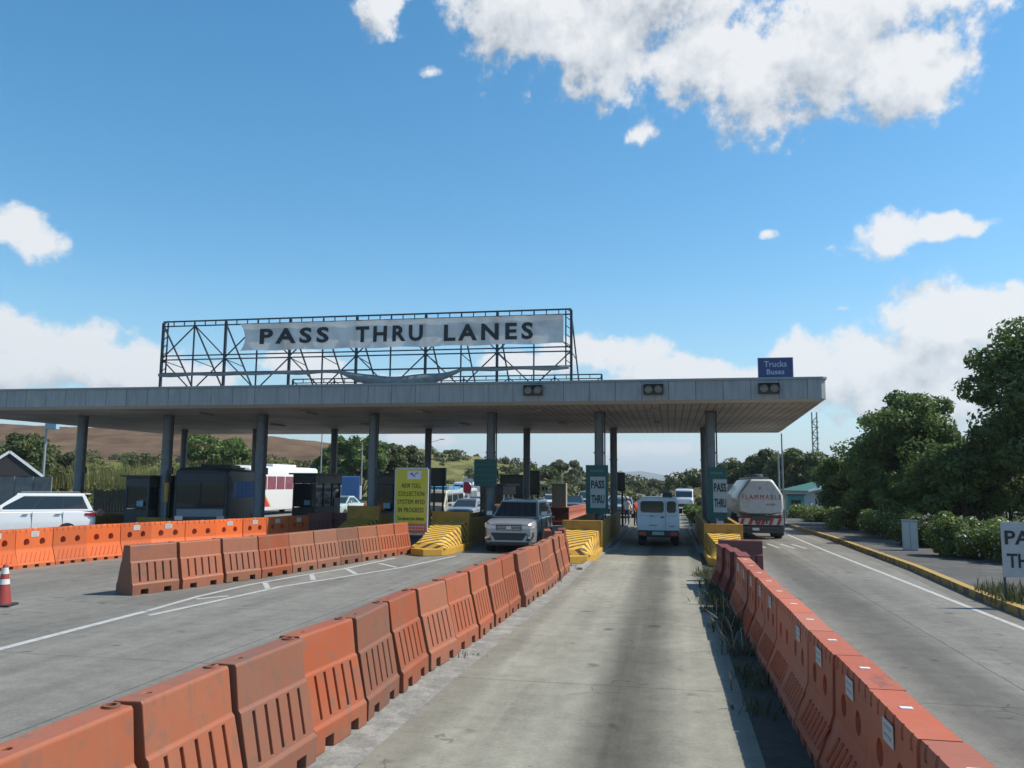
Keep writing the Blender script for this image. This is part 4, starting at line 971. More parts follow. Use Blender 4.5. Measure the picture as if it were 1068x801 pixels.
# ------------------------------------------------------------------ vehicles
def wheel(parent, x, y, r=.36, w=.22, name='wheel'):
    s = 1 if x > 0 else -1
    mb = MB(); mb.lathe([(r*.62, -w/2), (r*.93, -w/2), (r, -w/2+.04), (r, w/2-.04), (r*.93, w/2), (r*.62, w/2)], 22, axis='X'); o = mb.build(name, rubber, parent, smooth=50, loc=(x, y, r))
    mb = MB(); mb.lathe([(r*.62, -w/2+.01), (r*.62, w/2-.02)], 22, axis='X'); 
    for k in range(6):
        a = 2*PI*k/6; mb.box((s*(w/2-.01), math.cos(a)*r*.33, math.sin(a)*r*.33), (.03, r*.16, r*.56), Matrix.Rotation(a-PI/2+PI, 3, 'X'))
    mb.lathe([(r*.14, -.02), (r*.14, .02)], 12, (s*(w/2), 0, 0), axis='X')
    mb.build('rim', rim, o, smooth=40)
    return o
def car(name, loc, rz, paint, label, group=None, cat='car', L=4.8, Wd=1.86, H=1.83, hood=1.17, suv=True, detail=True, dirt=None):
    """front faces +y in local space"""
    o = empty(name, loc, rz, label, cat, group); hw = Wd/2; f = L/2; gz = .24
    belt = hood+.05 if suv else hood
    st = [(-f, .80, .50, belt-.08), (-f+.1, .93, .33, belt-.02), (-f+.55, 1.0, .30, belt), (0, 1.0, .30, belt), (f-1.55, 1.0, .30, belt), (f-1.15, .99, .30, hood+.02), (f-.45, .97, .30, hood-.03), (f-.13, .92, .30, hood-.09), (f, .82, .34, hood-.15)]
    secs = []
    for y, ws, zb_, zt_ in st:
        w = hw*ws; m = (zb_+zt_)/2
        half = [(w*.88, zb_), (w*.985, zb_+.09), (w, m-.05), (w*.99, m+.12), (w*.955, zt_-.06), (w*.89, zt_-.005), (w*.5, zt_+.025)]
        secs.append([(x, y, z) for x, z in half]+[(-x, y, z) for x, z in half[::-1]])
    mb = MB(); mb.loft(secs); body = mb.build('body', paint, o, smooth=30)
    wy = (f-.92, -f+1.0); wr = .385 if suv else .31
    ct = MB()
    for y in wy:
        for s in (-1, 1): ct.tube((s*(hw-.26), y, wr), (s*(hw+.3), y, wr), wr+.07, n=24)
    cut(body, ct); body.data.polygons.foreach_set('use_smooth', [True]*len(body.data.polygons))
    try: body.data.set_sharp_from_angle(angle=math.radians(32))
    except Exception: pass
    # cabin
    bw, rw = hw*.915, hw*.74; b0 = belt-.01
    if suv: ys = dict(a=f-1.22, rf=f-2.05, rr=-f+.42, tb=-f+.10)
    else: ys = dict(a=f-1.15, rf=f-1.95, rr=-f+1.55, tb=-f+.75)
    BL = lambda s: Vector((s*bw, ys['a'], b0)); TL = lambda s: Vector((s*rw, ys['rf'], H-.05)); TR = lambda s: Vector((s*rw, ys['rr'], H-.06)); BR = lambda s: Vector((s*bw, ys['tb'], b0))
    mb = MB()
    mb.loft([[BL(-1), BR(-1), BR(1), BL(1)], [TL(-1), TR(-1), TR(1), TL(1)]], cap=False)
    e = .93
    top = [Vector((p.x*e, p.y*.985, H)) for p in (TL(-1), TR(-1), TR(1), TL(1))]
    mb.loft([[TL(-1), TR(-1), TR(1), TL(1)], top])
    mb.build('cabin', paint, o, smooth=38, bevel=.012)
    ws = (BL(1), BL(-1), TL(-1), TL(1)); mb = MB(); mb.patch(ws, .045, .955, .06, .93, .008); mb.build('windshield', dglass, o)
    rs = (BR(-1), BR(1), TR(1), TR(-1)); mb = MB(); mb.patch(rs, .08, .92, .2 if suv else .08, .9, .008); mb.build('rear_window', dglass, o)
    for s in (-1, 1):
        if s == 1: q = (BR(1), BL(1), TL(1), TR(1))       # u: rear->front
        else: q = (BL(-1), BR(-1), TR(-1), TL(-1))        # u: front->rear
        cuts = [(.05, .30), (.32, .60), (.625, .90)] if suv else [(.08, .46), (.49, .90)]
        for (ua, ub) in cuts:
            lo = .14; hi = .9
            c = [(ua, lo), (ub, lo), (ub, hi), (ua, hi)]
            if suv and ub == .30: c = [(ua+.03, .42), (ub, .22), (ub, hi), (ua, hi)]
            if ub == .90: c = [(ua, lo), (ub+.02, lo), (.93, .3), (ub-.04, hi), (ua, hi)]
            if not suv and ua == .08: c = [(.12, lo), (ub, lo), (ub, hi), (.2, hi)]
            if s == -1: c = [(1-u, v) for u, v in c[::-1]]
            mb = MB(); mb.patch(q, c, 0, 0, 0, .009); mb.build('side_window', dglass, o)
        if suv:
            c0 = [(.045, .12), (.93, .12), (.945, .3), (.875, .92), (.05, .92)]
            if s == -1: c0 = [(1-u, v) for u, v in c0[::-1]]
            mb = MB(); mb.patch(q, c0, 0, 0, 0, .004); mb.build('window_surround', blackp, o)
        # mirror
        mb = MB(); mb.box((s*(hw+.08), ys['a']-.32, belt+.13), (.24, .14, .17), taper=.85); mb.box((s*(hw-.03), ys['a']-.32, belt+.06), (.1, .06, .05)); mb.build('mirror', paint, o, bevel=.02)
        if detail:
            mb = MB()
            for y in (f-2.38, f-3.5): mb.box((s*(hw-.005), y, belt-.13), (.035, .2, .035))
            mb.build('door_handle', chrome, o, bevel=.006)
            mb = MB()
            for y in (f-1.5, f-2.62, f-3.68): mb.box((s*(hw-.012), y, (belt+.35)/2), (.03, .012, belt-.42))
            mb.build('door_seam', blackp, o)
            if suv:
                mb = MB(); mb.box((s*(hw+.03), -.1, .36), (.16, 2.1, .05)); mb.build('running_board', blackp, o)
                mb = MB(); mb.bar((s*rw*.9, ys['rf']-.15, H+.05), (s*rw*.9, ys['rr']+.2, H+.05), .04, .035)
                for y in (ys['rf']-.15, ys['rr']+.2): mb.box((s*rw*.9, y, H+.02), (.04, .08, .06))
                mb.build('roof_rail', chrome, o)
        # lamps
        hp = [(.47, f+.014), (.78, f+.012), (.86, f-.03), (.94, f-.13), (.972, f-.34), (.975, f-.42)]; z1 = [hood-.22, hood-.185, hood-.17, hood-.15, hood-.12, hood-.12]; z0 = [hood-.30, hood-.31, hood-.30, hood-.27, hood-.19, hood-.14]
        mb = MB(); vs = [(s*hw*x, y, z) for (x, y), z in zip(hp, z1)]+[(s*hw*x, y, z) for (x, y), z in zip(hp, z0)]+[(s*hw*x*.9, y-.06, z) for (x, y), z in zip(hp, z1)]+[(s*hw*x*.9, y-.06, z) for (x, y), z in zip(hp, z0)]
        mb.add(vs, [(i, i+1, 7+i, 6+i) for i in range(5)]+[(i, 12+i, 13+i, i+1) for i in range(5)]+[(6+i, 7+i, 19+i, 18+i) for i in range(5)])
        mb.build('headlight', clearl, o)
        mb = MB(); mb.box((s*(hw*.83), -f+.10, belt-.16), (.30, .22, .15 if suv else .2)); mb.box((s*(hw*.90), -f+.25, belt-.15), (.14, .30, .10)); mb.build('tail_light', redl, o, bevel=.015)
        for y in wy: wheel(o, s*(hw-.12), y, wr, .24)
    yf = f-.0
    mb = MB(); mb.box((0, f-.04, hood-.27), (hw*.96, .13, .19)); mb.build('grille', blackp, o)
    mb = MB()
    for k in range(3): mb.box((0, f+.022, hood-.325+.052*k), (hw*.9, .012, .016))
    mb.box((0, f+.028, hood-.27), (.17, .014, .11)); mb.build('grille_bar', chrome, o)
    mb = MB(); mb.prism([(-hw*.68, .72), (hw*.68, .72), (hw*.52, .46), (-hw*.52, .46)], f-.05, f+.012); mb.box((0, f-.03, .36), (hw*1.5, .12, .09)); mb.build('bumper_intake', blackp, o)
    for s in (-1, 1):
        mb = MB(); mb.add([(s*hw*.64, f+.015, .44), (s*hw*.80, f+.012, .44), (s*hw*.93, f-.10, .60), (s*hw*.92, f-.10, .76), (s*hw*.80, f+.012, .70), (s*hw*.70, f+.015, .60)], [(0, 1, 2, 3, 4, 5)]); mb.build('fog_recess', blackp, o)
        mb = MB(); mb.bar((s*hw*.66, f+.03, .66), (s*hw*.90, f-.05, .52), .03, .05); mb.build('chrome_slash', chrome, o)
    for s in (-1, 1):
        mb = MB(); mb.box((s*hw*.76, f-.01, .56), (.10, .08, .08)); mb.build('fog_light', clearl, o, bevel=.02)
    mb = MB(); mb.box((0, -f-.012, .72), (.4, .02, .13)); mb.build('number_plate', plate, o)
    mb = MB(); mb.box((0, 0, .32), (Wd*.8, L*.84, .16)); mb.build('underbody', blackp, o)
    if suv:
        mb = MB(); mb.box((0, ys['rr']-.13, H-.02), (rw*1.75, .24, .04)); mb.build('spoiler', paint, o, bevel=.01)
    return o
silver = mat('silver_paint', (.36, .37, .39), .3, .04, metal=.45, coat=.6)
wcar = mat('white_car_paint', (.74, .75, .76), .25, .03, coat=.5)
sv = car('silver_suv', (-5.66, 31.15, 0), PI, silver, 'silver SUV facing the camera between the two striped islands', 'SUVs', cat='car', Wd=1.92)
mb = MB(); mb.box((.60, 1.55, 1.66), (.2, .01, .09), Matrix.Rotation(-.8, 3, 'X')); mb.build('windscreen_sticker', amber, sv)
# white SUV, side on
th = math.radians(131)
car('white_suv', (-25.35, 28.75, 0), th, wcar, 'white SUV seen side on behind the orange barriers at the left edge', 'SUVs', cat='car', L=4.85, Wd=1.9, H=1.9)

def box_van(name, loc, rz, paint, label, cat, L, Wd, H, group=None, front=True, low=.42, detail=True, roofw=.94, seam=True):
    o = empty(name, loc, rz, label, cat, group); hw = Wd/2; f = L/2
    def sec(y, z0, z1, k=1.0, tw=roofw):
        half = [(hw*.96*k, z0), (hw*k, z0+.12), (hw*k, z0+(z1-z0)*.5), (hw*tw*k, z1-.1), (hw*tw*k-.1, z1-.01), (hw*.3, z1+.01)]
        return [(x, y, z) for x, z in half]+[(-x, y, z) for x, z in half[::-1]]
    mb = MB(); mb.loft([sec(-f, low, H-.02, .985), sec(-f+.06, low, H), sec(f-1.0, low, H), sec(f-.55, low, H-.08, .99), sec(f-.12, low, H*.58, .97), sec(f, low, H*.50, .93)]); body = mb.build('body', paint, o, smooth=32, bevel=.012)
    wr = .33
    for y in (f-.75, -f+.9):
        for s in (-1, 1): wheel(o, s*(hw-.13), y, wr, .2)
    mb = MB(); mb.box((0, 0, low-.06), (Wd*.86, L*.94, .14)); mb.build('underbody', blackp, o)
    zt1 = H*.92; zb1 = H*.58
    mb = MB(); a = H*.58; mb.patch([(hw*.96, f-.12, a), (-hw*.96, f-.12, a), (-hw*roofw*.98, f-.55, H-.09), (hw*roofw*.98, f-.55, H-.09)], .05, .95, .08, .82, .012); mb.build('windshield', dglass, o)
    for s in (-1, 1):
        for (ya, yb) in ((-f+.25, -f+L*.32), (-f+L*.35, -f+L*.62), (-f+L*.65, f-.62)):
            q = [(s*hw, ya, zb1), (s*hw, yb, zb1), (s*(hw*roofw+.008), yb, H-.14), (s*(hw*roofw+.008), ya, H-.14)]
            if s < 0: q = [q[1], q[0], q[3], q[2]]
            mb = MB(); mb.patch(q, .0, 1, .08, .85, .008); mb.build('side_window', dglass, o)
        mb = MB(); mb.box((s*(hw+.10), f-.42, H*.66), (.14, .06, .2)); mb.box((s*(hw+.0), f-.42, H*.62), (.16, .03, .03)); mb.build('mirror', blackp, o)
        mb = MB(); mb.box((s*hw*.72, f-.0, H*.40), (.26, .06, .16)); mb.build('headlight', clearl, o)
        mb = MB(); mb.box((s*hw*.80, -f-.035, low+.03), (.26, .05, .13)); mb.build('tail_light', redl, o, bevel=.01)
    mb = MB(); mb.box((0, f+.02, low+.05), (Wd*.94, .12, .2)); mb.build('front_bumper', blackp, o, bevel=.02)
    return o
vanp = mat('pale_blue_white_paint', (.56, .60, .63), .35, .05, coat=.3, dirt=(.42, .42, .41), dirtamt=.5, dscale=1.5)
van = box_van('white_van', (-.52, 35.75, 0), 0, vanp, 'pale blue-white van seen from behind driving through the pass lane', 'van', 4.3, 1.68, 1.94, low=.5)
VF = -2.15
mb = MB()
for (xa, xb) in ((-.68, .22), (.36, .70)):
    z0, z1 = 1.36, 1.78
    mb.prism([(xa+.05, z0), (xb-.05, z0), (xb, z0+.05), (xb-.01, z1-.05), (xb-.05, z1), (xa+.05, z1), (xa+.01, z1-.05), (xa, z0+.05)], VF-.012, VF+.01, 'Y')
mb.build('rear_window', dglass, van)
mb = MB()
for (xa, xb) in ((-.68, .22), (.36, .70)):
    for z in (1.35, 1.79): mb.box(((xa+xb)/2, VF-.012, z), (xb-xa-.06, .02, .015))
    for x in (xa-.005, xb+.005): mb.box((x, VF-.012, 1.57), (.015, .02, .36))
mb.build('window_gasket', blackp, van)
mb = MB(); mb.box((.29, VF-.006, 1.2), (.012, .012, 1.3)); mb.box((0, VF-.006, 1.22), (1.5, .012, .01)); mb.build('door_seam', mat('seam_grey', (.2, .21, .22), .7), van)
mb = MB(); mb.box((.17, VF-.02, 1.16), (.13, .03, .05)); mb.build('door_handle', blackp, van)
mb = MB(); mb.box((-.25, VF-.008, 1.2), (.14, .01, .06)); mb.box((-.2, VF-.008, .83), (.32, .008, .05)); mb.box((.55, VF-.008, .80), (.22, .008, .05)); mb.build('badge', mat('badge', (.25, .25, .27), .4), van)
mb = MB(); mb.box((0, VF-.08, .52), (1.60, .16, .24)); mb.build('rear_bumper', blackp, van, bevel=.02)
for s in (-1, 1): mb = MB(); mb.box((s*.62, VF-.165, .52), (.28, .03, .13)); mb.build('tail_light', redl, van)
mb = MB(); mb.box((0, VF-.17, .53), (.46, .015, .13)); mb.build('number_plate', mat('plate_green', (.32, .42, .34), .5), van)
for s in (-1, 1): mb = MB(); mb.box((s*.62, VF+.25, .27), (.3, .02, .3)); mb.build('mud_flap', rubber, van)
mb = MB(); mb.box((.38, -1.0, 2.04), (.42, .6, .2), taper=.85); mb.build('roof_vent', blackp, van, bevel=.03)

# tanker truck
tk = empty('tanker_truck', (4.06, 39.5, 0), 0, 'white fuel tanker truck marked flammable, seen from behind in the right lane', 'tanker truck')
tw = mat('tank_white', (.50, .51, .52), .35, .06, dirt=(.34, .33, .32), dirtamt=.5, coat=.2)
TH = [(-.52, 1.10), (-.98, 1.22), (-1.04, 1.42), (-1.02, 1.98), (-.88, 2.18), (-.50, 2.70), (-.40, 2.74), (.48, 2.74), (.58, 2.70), (.92, 2.18), (1.02, 1.98), (1.04, 1.42), (.98, 1.22), (.52, 1.10)]
def ring(y, k, dz=0): return [(x*k, y, 1.9+(z-1.9)*k+dz) for x, z in TH]
mb = MB(); mb.loft([ring(-.02, .90), ring(.06, .97), ring(.18, 1.0), ring(7.2, 1.0), ring(7.35, .95)]); mb.build('tank', tw, tk, smooth=35)
redt = mat('red_letter', (.42, .03, .03), .5)
text('FLAMMABLE', 'lettering', redt, tk, (.05, -.03, 1.92), .22, 1.74, bold=.0, spacing=1.35)
text('NO SMOKING', 'lettering', mat('faded_red_letter', (.5, .2, .18), .5), tk, (.45, -.03, 1.58), .085, .42)
mb = MB(); mb.add([(-.02, -.028, 2.42), (.06, -.028, 2.33), (-.02, -.028, 2.24), (-.1, -.028, 2.33)], [(0, 1, 2, 3)]); mb.build('hazard_diamond', mat('faded_red_letter', (.5, .2, .18), .5), tk, fix=False)
mb = MB(); mb.box((.03, 3.6, 2.80), (.8, 6.6, .09)); 
for y in (1.2, 3.2, 5.4): mb.lathe([(.24, 0), (.24, .12), (.2, .14)], 14, (.03, y, 2.84))
mb.build('walkway', steel, tk)
mb = MB(); mb.box((0, 3.6, .95), (.8, 7.6, .18)); mb.box((0, .2, .86), (1.9, .3, .16)); mb.build('chassis', dsteel, tk)
for s, x0_ in ((-1, -.66), (0, 0), (1, .66)):
    mb = MB(); mb.box((x0_, .02, 1.0), (.46, .12, .2)); mb.build('tail_light', dsteel if s == 0 else mat('dark_red_lens', (.12, .01, .01), .3), tk, bevel=.01)
mb = MB(); mb.box((0, -.02, .80), (2.0, .05, .30)); mb.build('striped_bar', mat('bar_white', (.55, .54, .52), .5), tk)
mb = MB()
for x in (-.83, -.45, -.08, .1, .45, .80):
    mb.add([(x-.13, -.05, .66), (x+.02, -.05, .66), (x+.12, -.05, .94), (x-.03, -.05, .94)], [(0, 1, 2, 3)])
mb.build('red_stripe', redt, tk, fix=False)
mb = MB()
for x in (-.22, .24): mb.box((x, -.06, .84), (.07, .03, .3))
mb.box((0, -.05, .52), (2.04, .1, .13)); mb.build('rear_bumper', mat('bumper_dark', (.05, .05, .055), .5), tk, bevel=.01)
mb = MB(); mb.box((-.25, -.12, .46), (.3, .02, .12)); mb.build('number_plate', plate, tk)
for y in (1.0, 2.3):
    for s in (-1, 1): wheel(tk, s*.84, y, .46, .36)
for s in (-1, 1): wheel(tk, s*.86, 8.7, .46, .28)
for s in (-1, 1): mb = MB(); mb.box((s*.82, .35, .42), (.42, .03, .52)); mb.build('mud_flap', rubber, tk)
mb = MB(); mb.box((0, .06, .36), (1.96, .06, .17)); mb.box((0, .9, .62), (1.2, 1.6, .3))
for x in (-.5, .5): mb.box((x, .08, .56), (.08, .05, .4))
mb.build('underrun_guard', dsteel, tk)
mb = MB(); mb.box((-.55, .0, 1.02), (.62, .05, .16)); mb.box((.6, .0, 1.02), (.62, .05, .16)); mb.build('lamp_board', blackp, tk)
mb = MB(); mb.box((0, 8.9, 1.55), (2.0, 1.9, 1.9), taper=.94); mb.build('cab', tw, tk, bevel=.06)
mb = MB(); mb.box((-1.0, 9.0, 1.75), (.02, 1.0, .65)); mb.box((0, 7.93, 1.9), (1.4, .02, .5)); mb.build('cab_window', dglass, tk)
mb = MB(); mb.box((-1.16, 9.5, 1.9), (.14, .08, .42)); mb.build('mirror', blackp, tk)
mb = MB(); mb.box((-.95, 4.6, .78), (.3, 2.2, .5)); mb.build('fuel_box', dsteel, tk, bevel=.03)

# buses
def bus(loc, rz, paint, label, L, Wd, H, band=None, stripes=False):
    o = empty('bus', loc, rz, label, 'bus', 'buses at the toll plaza'); hw = Wd/2; f = L/2
    def sec(y, z1, k=1): 
        half = [(hw*.97*k, .35), (hw*k, .6), (hw*k, z1-.5), (hw*.97*k, z1-.15), (hw*.85*k, z1-.02), (hw*.3, z1+.03)]
        return [(x, y, z) for x, z in half]+[(-x, y, z) for x, z in half[::-1]]
    mb = MB(); mb.loft([sec(-f, H-.1, .96), sec(-f+.15, H), sec(f-.35, H), sec(f-.08, H-.15, .98), sec(f, H-.3, .95)]); mb.build('body', paint, o, smooth=32, bevel=.02)
    mb = MB(); mb.box((0, f+.0, H*.60), (Wd*.88, .06, H*.38)); mb.build('windshield', dglass, o, bevel=.02)
    mb = MB(); mb.box((0, f-.03, H-.28), (Wd*.6, .05, .24)); mb.build('route_sign', blackp, o)
    mb = MB(); mb.box((0, f+.012, 1.0), (Wd*.84, .03, .34)); mb.build('front_panel', mat('bus_front_grey', (.26, .28, .30), .5, .08), o, bevel=.01)
    mb = MB(); mb.box((0, f+.035, H*.60), (.05, .012, H*.37))
    for s in (-1, 1): mb.bar((s*.15, f+.045, H*.43), (s*.75, f+.045, H*.5), .03, .02)
    mb.build('wiper', rubber, o)
    n = int(L/1.5)
    for s in (-1, 1):
        for i in range(n):
            y = -f+.4+(L-1.4)*(i+.5)/n; mb = MB(); mb.box((s*(hw-.004), y, H*.66), (.02, (L-1.4)/n-.1, H*.27)); mb.build('side_window', band or dglass, o)
        mb = MB(); mb.box((s*(hw+.16), f+.15, H*.72), (.16, .1, .34)); mb.bar((s*hw, f, H*.88), (s*(hw+.16), f+.15, H*.78), .03, .03); mb.build('mirror', blackp, o)
        mb = MB(); mb.box((s*hw*.75, f+.005, .78), (.34, .05, .18)); mb.build('headlight', clearl, o)
        for y in (f-1.3, -f+1.5): wheel(o, s*(hw-.15), y, .45, .28)
        mb = MB(); mb.box((s*hw*.9, -f-.01, 1.0), (.16, .04, .4)); mb.build('tail_light', redl, o)
    mb = MB(); mb.box((0, f+.03, .5), (Wd*.96, .14, .26)); mb.build('bumper', mat('bumper_grey', (.25, .26, .27), .5), o, bevel=.02)
    mb = MB(); mb.box((0, -.5, H+.1), (Wd*.6, L*.35, .2)); mb.build('roof_unit', paint, o, bevel=.04)
    if stripes:
        for s in (-1, 1):
            mb = MB(); mb.prism([(f-2.9, .62), (f-1.2, .62), (f-.4, H*.5), (f-1.7, H*.5)], s*(hw+.004)-.004, s*(hw+.004)+.004, 'X'); mb.build('red_livery', mat('livery_red', (.5, .03, .03), .4, coat=.3), o)
            mb = MB(); mb.prism([(f-3.1, .62), (f-2.9, .62), (f-1.7, H*.5), (f-1.9, H*.5)], s*(hw+.004)-.004, s*(hw+.004)+.004, 'X'); mb.build('yellow_livery', mat('livery_yellow', (.6, .42, .15), .4), o)
    return o
bus((-22.3, 37.7, 0), PI+math.radians(20), mat('bus_grey', (.05, .06, .068), .6, .1), 'dark grey bus facing the camera in the shade of the canopy', 8, 2.4, 3.05)
bus((-29.6, 57.5, 0), PI, mat('bus_white', (.68, .67, .66), .35, .04, coat=.3), 'white bus with red and pink side panels beyond the dark bus', 11, 2.5, 3.5, band=mat('pink_window_wrap', (.22, .07, .09), .2, .3, scale=2, coat=.4), stripes=True)

# queueing traffic beyond the plaza
cpaint = lambda n, c, mt=.3: mat('paint_'+n, c, .3, .04, metal=mt, coat=.5)
def at_g(px, Y): d = ray(px, 520); return d.x/d.y*Y
Q = [  # px
    (487, 78, 'truck', 'white', 'tall white truck above the roof of the white jeepney queue'), (474, 60, 'sedan', 'dark', 'dark car between the jeepney and the silver-blue car'), (511, 72, 'sedan', 'white', 'small white car glimpsed right of the column above the silver SUV'),  #, Y, kind, colour, label
    (461, 52, 'jeep', 'cream', 'white jeepney with a blue roof load behind the yellow wall'),
    (480, 66, 'van', 'white', 'white delivery van beyond the jeepney, its roof clear of it'),
    (500, 58, 'sedan', 'grey', 'grey car behind the yellow wall, left of the column above the silver SUV'),
    (488, 50, 'sedan', 'silverblue', 'silver-blue car low behind the yellow wall'),
    (521, 60, 'van', 'white', 'white van half hidden between the column and the silver SUV'),
    (470, 84, 'van', 'white', 'farthest white van in the queue under the grassy hill'),
    (505, 90, 'truck', 'cream', 'pale truck far back in the queue left of the column'),
    (357, 54, 'sedan', 'palegreen', 'pale green-white car between the shaded booths'),
    (598.5, 66, 'sedan', 'dark', 'dark blue car behind the pale orange barrier row'),
    (612, 76, 'suv', 'white2', 'greyish SUV behind the dark blue car, left of the pass thru board'),
    (576, 74, 'sedan', 'white', 'white car just above the roof of the silver SUV'),
    (643, 70, 'sedan', 'white', 'white car between the columns left of the white van'),
    (714, 83.5, 'van', 'white', 'small white van coming the other way past the right of the pale van'),
    (650, 62, 'sedan', 'silverblue', 'silver car behind the shaded wall left of the white van'),
]
PC = dict(cream=(.55, .55, .5), white=(.7, .71, .72), grey=(.2, .21, .23), silverblue=(.32, .36, .42), palegreen=(.5, .6, .58), dark=(.05, .07, .10), white2=(.35, .37, .4))
for i, (px, Y, kd, c, lab) in enumerate(Q):
    x = at_g(px, Y); pm = cpaint(c, PC[c]); a = PI+rr.uniform(-.05, .05)
    if kd in ('sedan', 'suv'):
        v = car('queueing_car', (x, Y, 0), a, pm, lab, 'cars queueing beyond the plaza', suv=kd == 'suv', L=4.4, Wd=1.72, H=1.46 if kd == 'sedan' else 1.75, hood=.95 if kd == 'sedan' else 1.05, detail=False)
    else:
        v = box_van('queueing_%s' % {'jeep': 'jeepney', 'van': 'van', 'truck': 'truck'}[kd], (x, Y, 0), a, pm, lab, {'jeep': 'jeepney', 'van': 'van', 'truck': 'truck'}[kd], 4.8, 1.8, 2.0 if kd != 'truck' else 2.5, 'vans queueing beyond the plaza')
        if kd == 'jeep':
            mb = MB(); mb.box((0, -.2, 2.12), (1.5, 3.2, .14)); mb.build('blue_roof_load', mat('blue_load', (.05, .28, .55), .6), v, bevel=.03)
            mb = MB()
            for s in (-1, 1):
                for y in (-1.6, 0, 1.4): mb.box((s*.8, y, 2.15), (.04, .04, .3))
            mb.build('roof_rack', chrome, v)
# blue container truck
p = at(366, 500, 66); o = empty('container_truck', (p.x, 66, 0), math.radians(22), 'truck with a plain blue container body beyond the shaded booths', 'truck', 'vans queueing beyond the plaza')
mb = MB(); mb.box((0, 1.5, 1.95), (1.5, 5.2, 1.9)); mb.build('container', mat('container_blue', (.06, .17, .38), .5, .08), o, bevel=.02)
mb = MB()
for k in range(8): mb.box((-.65+k*.185, -1.115, 1.95), (.03, .03, 1.8))
mb.build('container_rib', mat('container_blue_dark', (.05, .13, .30), .5), o)
mb = MB(); mb.box((0, 4.7, 1.3), (1.9, 1.0, 1.5)); mb.build('cab', white, o, bevel=.05)
mb = MB(); mb.box((0, 1.5, .85), (.9, 6.6, .2)); mb.box((0, -1.1, .93), (1.9, .1, .1)); mb.build('chassis', dsteel, o)
for y in (-.2, 4.4):
    for s in (-1, 1): wheel(o, s*.85, y, .42, .28)
# red and white flag banner by the queue
p = at(488, 509, 60); o = empty('roadside_flag', (p.x, 60, 0), 0, 'small red and white upright flag among the queueing vehicles', 'flag')
mb = MB(); mb.tube((-.35, 0, 0), (-.35, 0, 3.0), .025); mb.build('pole', white, o)
mb = MB()
mb.prism([(-.33, 1.7), (.2, 1.6), (.3, 2.1), (.05, 2.5), (-.33, 2.5)], -.01, .01); mb.build('red_cloth', mat('flag_red', (.55, .03, .05), .7), o)
mb = MB(); mb.prism([(-.33, 2.51), (.05, 2.51), (.35, 2.3), (.4, 2.75), (-.33, 2.8)], -.01, .01); mb.build('white_cloth', white, o)

# yellow bridge wall & tan cabinet
a = at(445, 527, 40); b = at(519, 527, 40)
p1 = at(574.5, 505, 48.4); p2 = at(589.5, 505, 48.4)
o = empty('tan_cabinet', ((p1.x+p2.x)/2, 49.1, 0), 0, 'plain tan cabinet standing behind a dark red barrier beyond the silver SUV', 'cabinet')
w = p2.x-p1.x; mb = MB(); mb.box((0, 0, 1.24), (w, .5, 2.46)); mb.build('case', mat('tan_paint', (.36, .33, .25), .6, .06), o, bevel=.015)
mb = MB(); mb.box((0, -.255, 1.75), (w-.06, .015, 1.2)); mb.box((0, -.255, .55), (w-.06, .015, .9)); mb.build('door', mat('tan_paint_door', (.40, .37, .28), .6, .06), o)
mb = MB(); mb.box((w*.3, -.27, 1.4), (.03, .03, .14)); mb.build('handle', dsteel, o)
p1 = at(568, 510, 47); o = empty('small_sign', (p1.x, 47, 0), 0, 'small white square sign on a thin post left of the tan cabinet', 'sign')
mb = MB(); mb.box((0, 0, p1.z), (.42, .02, .42)); mb.build('panel', plate, o); mb = MB(); mb.tube((0, .04, 0), (0, .04, p1.z+.15), .025); mb.build('post', dsteel, o)
mb = MB(); mb.box((-.08, -.013, p1.z+.02), (.1, .006, .2)); mb.build('lettering', ink, o); mb = MB(); mb.box((.09, -.013, p1.z+.02), (.08, .006, .2)); mb.build('lettering', ink, o)

# ------------------------------------------------------------------ traffic cone
o = empty('traffic_cone', (-12.95, 14.25, 0), .3, 'tall worn red and white traffic cone on a black foot at the left edge', 'traffic cone')
mb = MB(); mb.box((0, 0, .02), (.42, .42, .04)); mb.build('foot', rubber, o, bevel=.01)
mb = MB(); mb.lathe([(.15, .04), (.145, .10), (.115, .30), (.1, .42), (.085, .52), (.07, .62), (.05, .76), (.035, .80), (.03, .80)], 24); cm = mb.build('cone', mat('cone_red', (.30, .04, .035), .6, .15, dirt=(.2, .07, .05), dirtamt=.5), o, smooth=50)
mb = MB(); mb.lathe([(.1025, .42), (.0875, .52)], 24); mb.lathe([(.073, .62), (.0535, .74)], 24); mb.build('reflective_band', mat('cone_white', (.6, .6, .58), .5, .15, dirt=(.35, .3, .28), dirtamt=.6), o, smooth=50)

# yellow striped pole / lift barrier arm by the booths
p = at(180, 520, 33.5); o = empty('barrier_post', (p.x, 33.0, 0), 0, 'slim yellow and black post standing by the double column at left', 'post')
mb = MB(); mb.tube((0, 0, 0), (0, 0, 1.5), .035, n=10); mb.build('lower_pole', steel, o); mb = MB(); mb.tube((0, 0, 1.5), (0, 0, 2.35), .08, .1, n=10); mb.build('yellow_sleeve', yel, o); mb = MB(); mb.tube((0, 0, 2.35), (0, 0, 2.9), .08, .05, n=10); mb.build('black_head', blackp, o)

